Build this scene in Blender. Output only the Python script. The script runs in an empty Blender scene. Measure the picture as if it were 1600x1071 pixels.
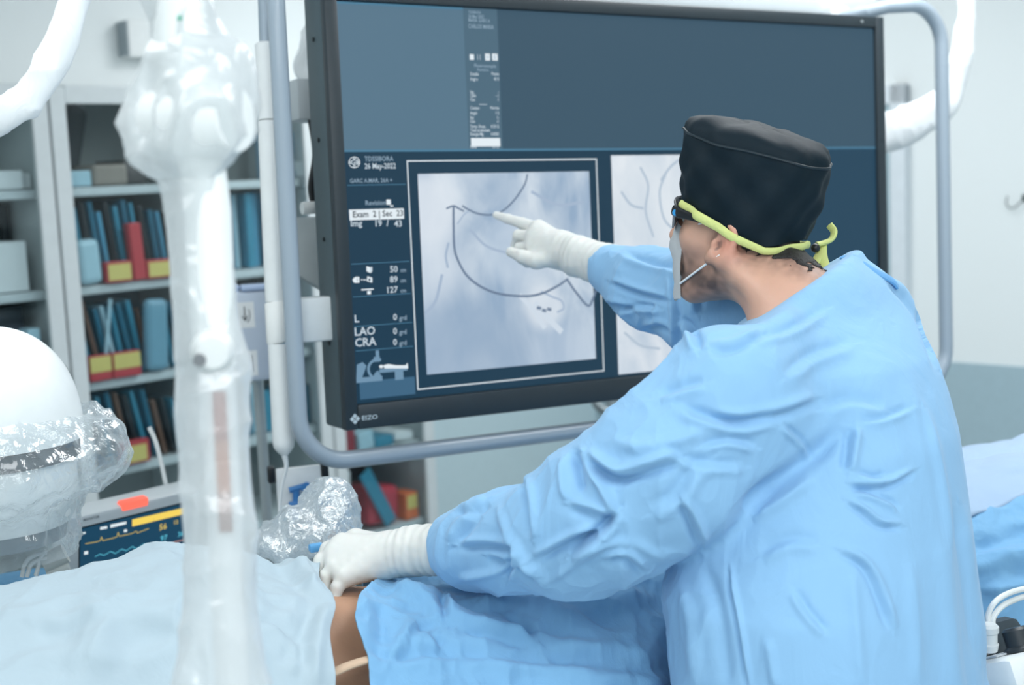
import bpy, bmesh, math, random
import numpy as np
from mathutils import Vector, Matrix

SC = bpy.context.scene
COL = SC.collection
RNG = random.Random(7)

# ---------------------------------------------------------------- camera
F, CX, CY = 2100.0, 800.0, 535.5            # focal length and centre, in pixels of the 1600x1071 frame
_u = np.array([-.043, .99, .127]); _u /= np.linalg.norm(_u)          # world up seen by the camera
_y = np.array([0, 0, -1.]) - _u * (-_u[2]); _y /= np.linalg.norm(_y)
_x = np.cross(_y, _u)
R_CW = np.array([_x, _y, _u])               # camera -> world
CAM = np.array([0, 0, 1.62])

cam_d = bpy.data.cameras.new('camera')
cam_d.sensor_width = 36.0
cam_d.lens = F * 36.0 / 1600.0
cam_d.clip_start = .05
cam_d.dof.use_dof = True
cam_d.dof.focus_distance = 1.93
cam_d.dof.aperture_fstop = 3.3
cam = bpy.data.objects.new('camera', cam_d)
cam.matrix_world = Matrix.Translation(Vector(CAM)) @ Matrix(R_CW.tolist()).to_4x4()
COL.objects.link(cam)
SC.camera = cam

# ---------------------------------------------------------------- world, lights, exposure
SC.view_settings.view_transform = 'Standard'
SC.view_settings.look = 'None'
SC.view_settings.exposure = 0.0
SC.view_settings.gamma = 1.0
SC.view_settings.use_curve_mapping = False
wld = bpy.data.worlds.new('world'); SC.world = wld
wld.use_nodes = True
wld.node_tree.nodes['Background'].inputs[0].default_value = (.80, .92, 1.0, 1)
wld.node_tree.nodes['Background'].inputs[1].default_value = .3

def area_light(name, loc, size, power, color=(.975, .99, 1.0), rot=(0, 0, 0)):
    l = bpy.data.lights.new(name, 'AREA')
    l.shape = 'RECTANGLE'; l.size, l.size_y = size
    l.energy = power; l.color = color
    o = bpy.data.objects.new(name, l); o.location = loc; o.rotation_euler = rot
    COL.objects.link(o)
    return o
area_light('ceiling_light', (.9, .1, 2.62), (1.6, 1.4), 38)
area_light('ceiling_light', (-.9, 1.6, 2.62), (1.2, 1.2), 15)
area_light('ceiling_light', (1.0, 2.7, 2.62), (1.0, .9), 25)
area_light('ceiling_light', (.3, 4.1, 2.62), (1.2, .8), 23)
area_light('ceiling_light', (-.5, -1.2, 2.62), (1.8, 1.4), 40)

# ---------------------------------------------------------------- view helpers
def P(px, py, d):
    c = np.array([(px - CX) / F * d, -(py - CY) / F * d, -d])
    return CAM + R_CW @ c
def proj(V):
    c = (np.asarray(V) - CAM) @ R_CW
    d = -c[..., 2]
    return CX + F * c[..., 0] / d, CY - F * c[..., 1] / d, d
def ray(px, py):
    v = R_CW @ np.array([(px - CX) / F, -(py - CY) / F, -1.0])
    return v
def unit(v):
    v = np.asarray(v, float); return v / np.linalg.norm(v)

# ---------------------------------------------------------------- materials
def srgb(r, g, b):
    def f(c):
        c /= 255.0
        return c / 12.92 if c <= .04045 else ((c + .055) / 1.055) ** 2.4
    return (f(r), f(g), f(b), 1.0)
MATS = {}
def mat(name, rgb, rough=.5, metal=0.0, var=.06, scale=30.0, bump=0.0, bscale=60.0, spec=.5, sheen=0.0, sss=0.0, emit=None, estr=1.0, coat=0.0):
    """principled surface with a procedural colour variation and bump"""
    if name in MATS: return MATS[name]
    m = bpy.data.materials.new(name); m.use_nodes = True
    nt = m.node_tree; n = nt.nodes; b = n['Principled BSDF']
    tc = n.new('ShaderNodeTexCoord')
    nz = n.new('ShaderNodeTexNoise'); nz.inputs['Scale'].default_value = scale; nz.inputs['Detail'].default_value = 4
    nt.links.new(tc.outputs['Object'], nz.inputs['Vector'])
    mx = n.new('ShaderNodeMix'); mx.data_type = 'RGBA'
    c = srgb(*rgb)
    mx.inputs['A'].default_value = tuple(max(0, v * (1 - var)) for v in c[:3]) + (1,)
    mx.inputs['B'].default_value = tuple(min(1, v * (1 + var)) for v in c[:3]) + (1,)
    nt.links.new(nz.outputs['Fac'], mx.inputs['Factor'])
    nt.links.new(mx.outputs['Result'], b.inputs['Base Color'])
    b.inputs['Roughness'].default_value = rough
    b.inputs['Metallic'].default_value = metal
    b.inputs['Specular IOR Level'].default_value = spec
    b.inputs['Sheen Weight'].default_value = sheen
    b.inputs['Coat Weight'].default_value = coat
    if sss:
        b.inputs['Subsurface Weight'].default_value = sss
        b.inputs['Subsurface Radius'].default_value = (.012, .004, .002)
        b.inputs['Subsurface Scale'].default_value = 1.0
    if bump:
        n2 = n.new('ShaderNodeTexNoise'); n2.inputs['Scale'].default_value = bscale; n2.inputs['Detail'].default_value = 6
        nt.links.new(tc.outputs['Object'], n2.inputs['Vector'])
        bp = n.new('ShaderNodeBump'); bp.inputs['Strength'].default_value = bump; bp.inputs['Distance'].default_value = .004
        nt.links.new(n2.outputs['Fac'], bp.inputs['Height']); nt.links.new(bp.outputs['Normal'], b.inputs['Normal'])
    if emit:
        b.inputs['Emission Color'].default_value = srgb(*emit); b.inputs['Emission Strength'].default_value = estr
    MATS[name] = m
    return m
def cloth(name, rgb, bump=.35, bscale=18.0, stretch=(1, 1, .35)):
    """woven disposable cloth: soft long crinkles in the bump"""
    if name in MATS: return MATS[name]
    m = mat(name, rgb, .85, var=.035, scale=6, spec=.15, sheen=.15)
    nt = m.node_tree; n = nt.nodes; b = n['Principled BSDF']
    tc = n.new('ShaderNodeTexCoord'); mp = n.new('ShaderNodeMapping'); mp.inputs['Scale'].default_value = stretch
    nt.links.new(tc.outputs['Object'], mp.inputs['Vector'])
    a = n.new('ShaderNodeTexNoise'); a.inputs['Scale'].default_value = bscale; a.inputs['Detail'].default_value = 5; a.inputs['Distortion'].default_value = 1.2
    nt.links.new(mp.outputs['Vector'], a.inputs['Vector'])
    w = n.new('ShaderNodeTexNoise'); w.inputs['Scale'].default_value = 700
    nt.links.new(tc.outputs['Object'], w.inputs['Vector'])
    ad = n.new('ShaderNodeMath'); ad.operation = 'MULTIPLY_ADD'; ad.inputs[1].default_value = .03
    nt.links.new(w.outputs['Fac'], ad.inputs[0]); nt.links.new(a.outputs['Fac'], ad.inputs[2])
    bp = n.new('ShaderNodeBump'); bp.inputs['Strength'].default_value = bump; bp.inputs['Distance'].default_value = .01
    nt.links.new(ad.outputs[0], bp.inputs['Height']); nt.links.new(bp.outputs['Normal'], b.inputs['Normal'])
    return m
def clear_film(name, rgb, clear=.5, rough=.15, gloss=.35, bump=.5, bscale=35):
    """crinkled polythene: part see-through, part milky, with sharp glints"""
    if name in MATS: return MATS[name]
    m = bpy.data.materials.new(name); m.use_nodes = True
    nt = m.node_tree; n = nt.nodes; n.clear()
    out = n.new('ShaderNodeOutputMaterial')
    tr = n.new('ShaderNodeBsdfTransparent'); tr.inputs[0].default_value = (.97, .99, 1, 1)
    df = n.new('ShaderNodeBsdfDiffuse'); df.inputs[0].default_value = srgb(*rgb)
    tl = n.new('ShaderNodeBsdfTranslucent'); tl.inputs[0].default_value = srgb(*rgb)
    gl = n.new('ShaderNodeBsdfGlossy'); gl.inputs['Roughness'].default_value = rough; gl.inputs[0].default_value = (1, 1, 1, 1)
    m1 = n.new('ShaderNodeMixShader'); m1.inputs[0].default_value = .45
    nt.links.new(df.outputs[0], m1.inputs[1]); nt.links.new(tl.outputs[0], m1.inputs[2])
    m2 = n.new('ShaderNodeMixShader'); m2.inputs[0].default_value = gloss
    nt.links.new(m1.outputs[0], m2.inputs[1]); nt.links.new(gl.outputs[0], m2.inputs[2])
    lw = n.new('ShaderNodeLayerWeight'); lw.inputs[0].default_value = .35
    tc = n.new('ShaderNodeTexCoord'); nz = n.new('ShaderNodeTexNoise')
    nz.inputs['Scale'].default_value = bscale; nz.inputs['Detail'].default_value = 4; nz.inputs['Distortion'].default_value = .8
    nt.links.new(tc.outputs['Object'], nz.inputs['Vector'])
    bp = n.new('ShaderNodeBump'); bp.inputs['Strength'].default_value = bump; bp.inputs['Distance'].default_value = .01
    nt.links.new(nz.outputs['Fac'], bp.inputs['Height'])
    for s in (df, gl, tl, lw): nt.links.new(bp.outputs['Normal'], s.inputs['Normal'])
    mr = n.new('ShaderNodeMapRange'); mr.inputs['To Min'].default_value = 1 - clear; mr.inputs['To Max'].default_value = min(1, 1.25 - clear * .5)
    nt.links.new(lw.outputs['Facing'], mr.inputs['Value'])
    m3 = n.new('ShaderNodeMixShader')
    nt.links.new(mr.outputs[0], m3.inputs[0]); nt.links.new(tr.outputs[0], m3.inputs[1]); nt.links.new(m2.outputs[0], m3.inputs[2])
    nt.links.new(m3.outputs[0], out.inputs[0])
    MATS[name] = m
    return m
def pane_glass():
    if 'pane_glass' in MATS: return MATS['pane_glass']
    m = bpy.data.materials.new('pane_glass'); m.use_nodes = True
    nt = m.node_tree; n = nt.nodes; n.clear()
    out = n.new('ShaderNodeOutputMaterial')
    tr = n.new('ShaderNodeBsdfTransparent'); tr.inputs[0].default_value = (.94, .975, .98, 1)
    gl = n.new('ShaderNodeBsdfGlossy'); gl.inputs['Roughness'].default_value = .03
    lw = n.new('ShaderNodeLayerWeight'); lw.inputs[0].default_value = .5
    pw = n.new('ShaderNodeMath'); pw.operation = 'POWER'; pw.inputs[1].default_value = 4.0
    nt.links.new(lw.outputs['Facing'], pw.inputs[0])
    fr = n.new('ShaderNodeMath'); fr.operation = 'MULTIPLY_ADD'; fr.inputs[1].default_value = .8; fr.inputs[2].default_value = .03
    nt.links.new(pw.outputs[0], fr.inputs[0])
    mx = n.new('ShaderNodeMixShader')
    nt.links.new(fr.outputs[0], mx.inputs[0]); nt.links.new(tr.outputs[0], mx.inputs[1]); nt.links.new(gl.outputs[0], mx.inputs[2])
    nt.links.new(mx.outputs[0], out.inputs[0])
    MATS['pane_glass'] = m
    return m
def glow(name, rgb, strength=1.0, rough=.35, spec=.25):
    """a lit display pixel: black surface giving off its own colour"""
    if name in MATS: return MATS[name]
    m = bpy.data.materials.new(name); m.use_nodes = True
    b = m.node_tree.nodes['Principled BSDF']
    b.inputs['Base Color'].default_value = (.004, .006, .008, 1); b.inputs['Roughness'].default_value = rough
    b.inputs['Specular IOR Level'].default_value = spec
    b.inputs['Emission Color'].default_value = srgb(*rgb); b.inputs['Emission Strength'].default_value = strength
    MATS[name] = m
    return m

WHITE = mat('white_paint', (236, 240, 240), .45)
OFFWHITE = mat('white_plastic', (232, 236, 236), .35)
GREY = mat('grey_paint', (150, 165, 176), .35, coat=.2)
STEEL = mat('satin_metal', (176, 184, 186), .4, .35)
DARK = mat('black_plastic', (24, 28, 32), .4)

# ---------------------------------------------------------------- object helpers
def tag(o, label=None, cat=None, group=None, kind=None):
    if label: o['label'] = label
    if cat: o['category'] = cat
    if group: o['group'] = group
    if kind: o['kind'] = kind
    return o
def thing(name, label, cat, loc, group=None, rot=None):
    o = bpy.data.objects.new(name, None); COL.objects.link(o)
    o.empty_display_size = .05
    M = Matrix.Translation(Vector(loc))
    if rot is not None: M = M @ rot.to_4x4()
    o.matrix_world = M
    o['_m'] = 1
    WM[o.name] = M
    return tag(o, label, cat, group)
WM = {}
def put(name, me, mats, parent=None, local=False, origin=None, smooth=True):
    """link a mesh given in world coordinates; its origin goes to the parent's frame (or to `origin`)"""
    if not isinstance(mats, (list, tuple)): mats = [mats]
    for m in mats: me.materials.append(m)
    if smooth: me.shade_smooth()
    else: me.shade_flat()
    o = bpy.data.objects.new(name, me); COL.objects.link(o)
    if parent is not None:
        o.parent = parent
        M = WM[parent.name]
        if not local: me.transform(M.inverted())
        WM[o.name] = M
    else:
        if origin is None:
            co = np.empty(len(me.vertices) * 3); me.vertices.foreach_get('co', co); co = co.reshape(-1, 3)
            origin = (co[:, 0].mean(), co[:, 1].mean(), co[:, 2].min())
        M = Matrix.Translation(Vector(origin))
        me.transform(M.inverted()); o.location = Vector(origin)
        WM[o.name] = M
    return o
def auto_smooth(me, ang=35):
    """sharp edges where faces meet at more than ang degrees"""
    bm = bmesh.new(); bm.from_mesh(me)
    for e in bm.edges:
        if len(e.link_faces) == 2 and e.calc_face_angle(0) > math.radians(ang): e.smooth = False
    bm.to_mesh(me); bm.free()
def build(name, bm, mats, parent=None, local=False, origin=None, smooth=True):
    bmesh.ops.recalc_face_normals(bm, faces=bm.faces[:])
    me = bpy.data.meshes.new(name); bm.to_mesh(me); bm.free()
    o = put(name, me, mats, parent, local, origin, smooth)
    if smooth:
        auto_smooth(me)
    return o
def B(): return bmesh.new()
def box(bm, c, s, R=None, bev=0.0, mi=0, seg=2):
    t = bmesh.new(); bmesh.ops.create_cube(t, size=1)
    for v in t.verts: v.co = Vector((v.co.x * s[0], v.co.y * s[1], v.co.z * s[2]))
    if bev: bmesh.ops.bevel(t, geom=t.edges[:], offset=min(bev, min(s) * .49), segments=seg, affect='EDGES', profile=.5)
    M = Matrix.Translation(Vector(c)) @ (R.to_4x4() if R is not None else Matrix())
    merge(bm, t, M, mi)
def merge(bm, t, M, mi):
    vm = {}
    for v in t.verts: vm[v] = bm.verts.new(M @ v.co)
    for f in t.faces:
        try:
            g = bm.faces.new([vm[v] for v in f.verts]); g.material_index = mi
        except ValueError: pass
    t.free()
def poly(bm, pts, mi=0):
    f = bm.faces.new([bm.verts.new(Vector(p)) for p in pts]); f.material_index = mi
    return f
def curve(pts, n=12):
    """Catmull-Rom through the points"""
    p = [np.asarray(q, float) for q in pts]
    if len(p) < 3: return p
    p = [2 * p[0] - p[1]] + p + [2 * p[-1] - p[-2]]
    out = []
    for i in range(1, len(p) - 2):
        for k in range(n):
            t = k / n
            out.append(.5 * (2 * p[i] + (p[i + 1] - p[i - 1]) * t + (2 * p[i - 1] - 5 * p[i] + 4 * p[i + 1] - p[i + 2]) * t * t
                             + (3 * p[i] - p[i - 1] - 3 * p[i + 1] + p[i + 2]) * t ** 3))
    out.append(p[-2])
    return out
def tube(bm, pts, r, n=14, mi=0, caps=True, flat=None, ref=None):
    """swept tube; r scalar or list; flat=(a,b) scales the section along/over the reference direction"""
    pts = [Vector(p) for p in pts]
    rs = r if isinstance(r, (list, tuple, np.ndarray)) else [r] * len(pts)
    if len(rs) != len(pts): rs = np.interp(np.linspace(0, 1, len(pts)), np.linspace(0, 1, len(rs)), rs)
    T = [(pts[min(i + 1, len(pts) - 1)] - pts[max(i - 1, 0)]).normalized() for i in range(len(pts))]
    up = Vector(ref) if ref is not None else Vector((0, 0, 1))
    if abs(T[0].dot(up)) > .95: up = Vector((1, 0, 0))
    nrm = (up - T[0] * up.dot(T[0])).normalized()
    rings = []
    for i, p in enumerate(pts):
        nrm = (nrm - T[i] * nrm.dot(T[i]))
        nrm = nrm.normalized() if nrm.length > 1e-6 else T[i].orthogonal().normalized()
        bi = T[i].cross(nrm)
        a, b = flat if flat else (1, 1)
        rings.append([bm.verts.new(p + (nrm * math.cos(k * 2 * math.pi / n) * a + bi * math.sin(k * 2 * math.pi / n) * b) * float(rs[i])) for k in range(n)])
    for i in range(len(rings) - 1):
        for k in range(n):
            f = bm.faces.new([rings[i][k], rings[i][(k + 1) % n], rings[i + 1][(k + 1) % n], rings[i + 1][k]]); f.material_index = mi
    if caps:
        for q in (rings[0][::-1], rings[-1]):
            f = bm.faces.new(q); f.material_index = mi
def lathe(bm, prof, c, R=None, n=32, mi=0):
    """profile of (radius, height) turned about the z axis (or R's z axis) at c"""
    M = Matrix.Translation(Vector(c)) @ (R.to_4x4() if R is not None else Matrix())
    rings = []
    for (r, h) in prof:
        if r < 1e-5: rings.append([bm.verts.new(M @ Vector((0, 0, h)))])
        else: rings.append([bm.verts.new(M @ Vector((r * math.cos(k * 2 * math.pi / n), r * math.sin(k * 2 * math.pi / n), h))) for k in range(n)])
    for a, b in zip(rings, rings[1:]):
        for k in range(n):
            q = []
            q += [a[0]] if len(a) == 1 else [a[k], a[(k + 1) % n]]
            q += [b[0]] if len(b) == 1 else [b[(k + 1) % n], b[k]]
            if len(q) >= 3:
                f = bm.faces.new(q); f.material_index = mi
def frame3(xa, za):
    """rotation matrix with the given x axis and (roughly) z axis"""
    x = Vector(xa).normalized(); z = Vector(za); z = (z - x * z.dot(x)).normalized(); y = z.cross(x)
    return Matrix((x, y, z)).transposed()

# ---------------------------------------------------------------- fields and cloth sculpting
def vn(p, seed=0):
    i = np.floor(p).astype(np.int64); f = p - i; f = f * f * (3 - 2 * f)
    def h(dx, dy, dz):
        v = ((i[:, 0] + dx) * 374761393 + (i[:, 1] + dy) * 668265263 + (i[:, 2] + dz) * 1274126177 + seed * 982451653) & 0xffffffff
        v = ((v ^ (v >> 13)) * 1274126177) & 0xffffffff
        v = v ^ (v >> 16)
        return (v & 0xffff) / 32767.5 - 1
    x, y, z = f[:, 0], f[:, 1], f[:, 2]
    l = lambda a, b, t: a + (b - a) * t
    return l(l(l(h(0, 0, 0), h(1, 0, 0), x), l(h(0, 1, 0), h(1, 1, 0), x), y), l(l(h(0, 0, 1), h(1, 0, 1), x), l(h(0, 1, 1), h(1, 1, 1), x), y), z)
def fbm(p, seed=0, o=3):
    s = 0; a = 1.0
    for k in range(o):
        s = s + a * vn(p * 2 ** k + k * 17.3, seed + k); a *= .5
    return s
def ridged(p, seed=0, o=2):
    s = 0; a = 1.0
    for k in range(o):
        s = s + a * (1 - np.abs(vn(p * 2 ** k + k * 9.1, seed + k))) ** 3; a *= .5
    return s
def smin(a, b, k):
    h = np.clip(.5 + .5 * (b - a) / k, 0, 1)
    return b + (a - b) * h - k * h * (1 - h)
def smax(a, b, k): return -smin(-a, -b, k)
def cone(p, a, b, ra, rb, sc=None):
    a = np.asarray(a, np.float32); b = np.asarray(b, np.float32)
    ba = b - a; t = np.clip((p - a) @ ba / max(float(ba @ ba), 1e-9), 0, 1)
    d = p - a - t[:, None] * ba
    return np.sqrt((d * d).sum(1)) - (ra + (rb - ra) * t)
def chain(p, pts, rs, k=.02):
    d = None
    for i in range(len(pts) - 1):
        c = cone(p, pts[i], pts[i + 1], rs[i], rs[i + 1])
        d = c if d is None else smin(d, c, k)
    return d
def ell(p, c, r, R=None):
    q = p - np.asarray(c, np.float32)
    if R is not None: q = q @ np.asarray(R, np.float32)
    r = np.asarray(r, np.float32)
    k0 = np.sqrt(((q / r) ** 2).sum(1)); k1 = np.sqrt(((q / (r * r)) ** 2).sum(1))
    return k0 * (k0 - 1) / np.maximum(k1, 1e-6)
def nets(fn, lo, hi, h):
    """naive surface nets: the zero level of a field as quads"""
    lo = np.asarray(lo, float); hi = np.asarray(hi, float)
    n = np.maximum(4, np.ceil((hi - lo) / h).astype(int) + 1)
    xs, ys, zs = (lo[i] + h * np.arange(n[i]) for i in range(3))
    V = np.empty(n, np.float32)
    gy, gz = np.meshgrid(ys, zs, indexing='ij')
    st = max(1, 400000 // (n[1] * n[2]))
    for i in range(0, n[0], st):
        xx = xs[i:i + st]
        g = np.empty((len(xx), n[1], n[2], 3), np.float32)
        g[..., 0] = xx[:, None, None]; g[..., 1] = gy; g[..., 2] = gz
        V[i:i + st] = fn(g.reshape(-1, 3)).reshape(len(xx), n[1], n[2])
    S = V < 0
    c = [S[i:n[0] - 1 + i, j:n[1] - 1 + j, k:n[2] - 1 + k] for i in (0, 1) for j in (0, 1) for k in (0, 1)]
    cnt = sum(q.astype(np.int8) for q in c)
    act = (cnt > 0) & (cnt < 8)
    I = np.argwhere(act); idx = -np.ones(act.shape, np.int64); idx[act] = np.arange(len(I))
    acc = np.zeros((len(I), 3)); num = np.zeros(len(I))
    cor = [(i, j, k) for i in (0, 1) for j in (0, 1) for k in (0, 1)]
    val = {q: V[I[:, 0] + q[0], I[:, 1] + q[1], I[:, 2] + q[2]] for q in cor}
    for a in cor:
        for ax in range(3):
            if a[ax] == 0:
                b = list(a); b[ax] = 1; b = tuple(b)
                va, vb = val[a], val[b]
                m = (va < 0) != (vb < 0)
                t = np.where(m, va / np.where(m, va - vb, 1), 0)
                pos = np.tile(np.array(a, float), (len(I), 1)); pos[:, ax] += t
                acc[m] += pos[m]; num[m] += 1
    verts = lo + h * (I + acc / num[:, None])
    faces = []
    for ax in range(3):
        o1, o2 = [q for q in range(3) if q != ax]
        A = np.take(S, range(n[ax] - 1), ax); Bq = np.take(S, range(1, n[ax]), ax)
        E = np.argwhere(A != Bq)
        E = E[(E[:, o1] > 0) & (E[:, o2] > 0) & (E[:, o1] < n[o1] - 1) & (E[:, o2] < n[o2] - 1)]
        ins = S[E[:, 0], E[:, 1], E[:, 2]]
        q = []
        for d1, d2 in ((0, 0), (-1, 0), (-1, -1), (0, -1)):
            e = E.copy(); e[:, o1] += d1; e[:, o2] += d2
            q.append(idx[e[:, 0], e[:, 1], e[:, 2]])
        q = np.stack(q, 1)
        flip = ins if ax != 1 else ~ins
        q[~flip] = q[~flip][:, ::-1]
        faces.append(q)
    f = np.concatenate(faces); f = f[(f >= 0).all(1)]
    return verts, f
def mesh_of(name, v, f):
    me = bpy.data.meshes.new(name)
    me.vertices.add(len(v)); me.vertices.foreach_set('co', np.asarray(v, np.float32).ravel())
    f = np.asarray(f); k = f.shape[1]
    me.loops.add(f.size); me.loops.foreach_set('vertex_index', f.ravel().astype(np.int32))
    me.polygons.add(len(f)); me.polygons.foreach_set('loop_start', np.arange(0, f.size, k, dtype=np.int32))
    me.update(calc_edges=True); me.validate()
    return me
def co_of(me):
    a = np.empty(len(me.vertices) * 3, np.float32); me.vertices.foreach_get('co', a); return a.reshape(-1, 3).astype(float)
def no_of(me):
    a = np.empty(len(me.vertices) * 3, np.float32); me.vertex_normals.foreach_get('vector', a); return a.reshape(-1, 3).astype(float)
def set_co(me, v):
    me.vertices.foreach_set('co', np.asarray(v, np.float32).ravel()); me.update()
def subdiv(me, lv=1):
    o = bpy.data.objects.new('temporary', me); COL.objects.link(o)
    md = o.modifiers.new('s', 'SUBSURF'); md.levels = lv; md.render_levels = lv
    dg = bpy.context.evaluated_depsgraph_get(); dg.update()
    r = bpy.data.meshes.new_from_object(o.evaluated_get(dg))
    bpy.data.objects.remove(o); bpy.data.meshes.remove(me)
    return r
def strokes(v, nrm, items, facing=True):
    """push cloth in and out along strokes: (pixel polyline, height in mm, half width in pixels, 'r'idge/'s'tep)"""
    px, py, d = proj(v)
    ok = ((CAM - v) * nrm).sum(1) > 0 if facing else np.ones(len(v), bool)
    disp = np.zeros(len(v))
    for pts, amp, w, kind in items:
        pts = np.array(curve([np.array(q, float) for q in pts], 8)) if len(pts) > 2 else np.array(pts, float)
        lo = pts.min(0) - 3 * w; hi = pts.max(0) + 3 * w
        I = np.nonzero(ok & (px > lo[0]) & (px < hi[0]) & (py > lo[1]) & (py < hi[1]))[0]
        if not len(I): continue
        x, y = px[I], py[I]
        best = np.full(len(I), 1e9); side = np.zeros(len(I)); along = np.zeros(len(I))
        L = np.concatenate([[0], np.cumsum(np.linalg.norm(np.diff(pts, axis=0), axis=1))])
        for i in range(len(pts) - 1):
            a, b = pts[i], pts[i + 1]; ab = b - a; l2 = ab @ ab
            if l2 < 1e-9: continue
            t = np.clip(((x - a[0]) * ab[0] + (y - a[1]) * ab[1]) / l2, 0, 1)
            dx, dy = x - a[0] - t * ab[0], y - a[1] - t * ab[1]
            dd = np.hypot(dx, dy); m = dd < best
            best[m] = dd[m]; side[m] = np.sign(ab[0] * dy - ab[1] * dx)[m]; along[m] = ((L[i] + t * (L[i + 1] - L[i])) / L[-1])[m]
        q = best / w
        env = np.clip(np.minimum(along, 1 - along) * 5, 0, 1) ** .7
        env = env * .85 + .15
        if kind == 's': g = side * q * np.exp(.5 - q * q / 2)
        else: g = np.exp(-q * q)
        disp[I] += amp * .001 * g * env
    return v + nrm * disp[:, None]

# ================================================================ THE ROOM
dA = np.array([.682, .731, 0]); dA /= np.linalg.norm(dA)      # along the cabinet wall, away to the right
nA = np.array([dA[1], -dA[0], 0])                             # out of the cabinet wall, into the room
WR = P(1540, 234, 4.7); WR[2] = 0
_h = ray(931, 640); _h = np.array([_h[0], _h[1], 0])
_s = np.linalg.solve(np.array([[_h[0], nA[0]], [_h[1], nA[1]]]), np.array([WR[0], WR[1]]))
CORNER = _h * _s[0]
def room(a, b, z=0.0): return CORNER + dA * a + nA * b + np.array([0, 0, z])
A0, B1, HC = -7.2, 6.2, 2.7
RA = Matrix((dA, -nA, (0, 0, 1))).transposed()                # local x along the cabinet wall, y into it
def struct(name, bm, m, label=None):
    o = build(name, bm, m, origin=None, smooth=False); tag(o, label, None, None, 'structure'); return o
wall_m = mat('wall_paint', (236, 242, 243), .6, var=.01, scale=2)
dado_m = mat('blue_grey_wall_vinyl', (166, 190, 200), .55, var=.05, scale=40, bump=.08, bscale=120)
floor_m = mat('floor_vinyl', (196, 206, 208), .35, var=.06, scale=60)
t = B(); poly(t, [room(A0, 0), room(0, 0), room(0, B1), room(A0, B1)]); struct('floor', t, floor_m)
t = B(); poly(t, [room(A0, 0, HC), room(0, 0, HC), room(0, B1, HC), room(A0, B1, HC)]); struct('ceiling', t, mat('ceiling_paint', (240, 244, 244), .7, var=.01))
def wall(name, a0, b0, a1, b1):
    t = B(); poly(t, [room(a0, b0), room(a1, b1), room(a1, b1, HC), room(a0, b0, HC)]); struct(name, t, wall_m)
wall('wall_back', A0, 0, 0, 0); wall('wall_right', 0, 0, 0, B1); wall('wall_front', 0, B1, A0, B1); wall('wall_left', A0, B1, A0, 0)
ZD = float(P(1540, 576, 4.7)[2])
def panel(name, a0, b0, a1, b1, z0, z1, th, m, bev=.002):
    a = room(a0, b0); b = room(a1, b1); c = (a + b) / 2 + np.array([0, 0, (z0 + z1) / 2])
    t = B(); box(t, c, (np.linalg.norm(b - a), th, z1 - z0), frame3(b - a, (0, 0, 1)), bev); return struct(name, t, m)
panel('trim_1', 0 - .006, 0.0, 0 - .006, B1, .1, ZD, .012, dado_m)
panel('trim_2', A0, .006, -.012, .006, .1, ZD, .012, mat('lit_wall_vinyl', (206, 226, 232), .55, var=.04, scale=40, bump=.08, bscale=120))  # same vinyl as the right wall, lightened in colour in place of light
panel('baseboard_right', -.008, 0.0, -.008, B1, 0, .1, .016, mat('baseboard_vinyl', (96, 112, 122), .5))
panel('baseboard_back', A0, .008, -.016, .008, 0, .1, .016, mat('baseboard_vinyl', (96, 112, 122), .5))

# the door in the right wall, seen past the display's right edge
def on_right(px, py, off=0.0):
    """(distance along the right wall from the corner, height) where the pixel's ray meets the wall"""
    r = ray(px, py); k = ((CORNER - dA * off - CAM) @ dA) / (r @ dA); q = CAM + r * k
    return float((q - CORNER) @ nA), float(q[2])
bq, zq = on_right(1422, 131)
d_right, d_top = bq, zq
RB = frame3(nA, (0, 0, 1))
DW = .95
t = B()
for bb in (d_right - .03, d_right - DW + .03): box(t, room(-.02, bb, d_top / 2), (.06, .05, d_top), RB, .004)
box(t, room(-.02, d_right - DW / 2, d_top - .035), (DW, .05, .07), RB, .004)
door_o = struct('door_1', t, mat('door_frame_paint', (222, 230, 236), .4))
t = B(); box(t, room(-.024, d_right - DW / 2, (d_top - .07) / 2 + .003), (DW - .125, .03, d_top - .08), RB, .003)
build('door_leaf', t, mat('door_leaf_laminate', (166, 190, 198), .4), door_o, smooth=False)
t = B(); box(t, room(-.042, d_right - DW / 2, d_top - .13), (DW - .14, .008, .05), RB, .003)
build('closer_rail', t, WHITE, door_o, smooth=False)
t = B(); lathe(t, [(0, 0), (.025, 0), (.025, .01), (.009, .014), (.009, .05), (.02, .055), (.02, .07), (0, .075)], room(-.05, d_right - DW + .12, 1.0), frame3(nA, -dA), 16)
build('door_handle', t, STEEL, door_o)

# wire hook on the right wall
_b, _z = on_right(1588, 318)
hk = [room(-.004, _b + .028, _z + .016), room(-.012, _b + .02, _z + .006), room(-.02, _b + .004, _z - .012), room(-.024, _b - .014, _z - .014), room(-.028, _b - .024, _z + .004), room(-.03, _b - .018, _z + .026)]
t = B(); tube(t, curve(hk, 8), .0022, 8); box(t, room(-.003, _b + .029, _z + .018), (.016, .005, .024), RB, .001)
tag(build('wall_hook', t, mat('dark_wire', (86, 96, 98), .4, .6)), 'small bent wire hook on the white wall at the right', 'hook')

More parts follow.
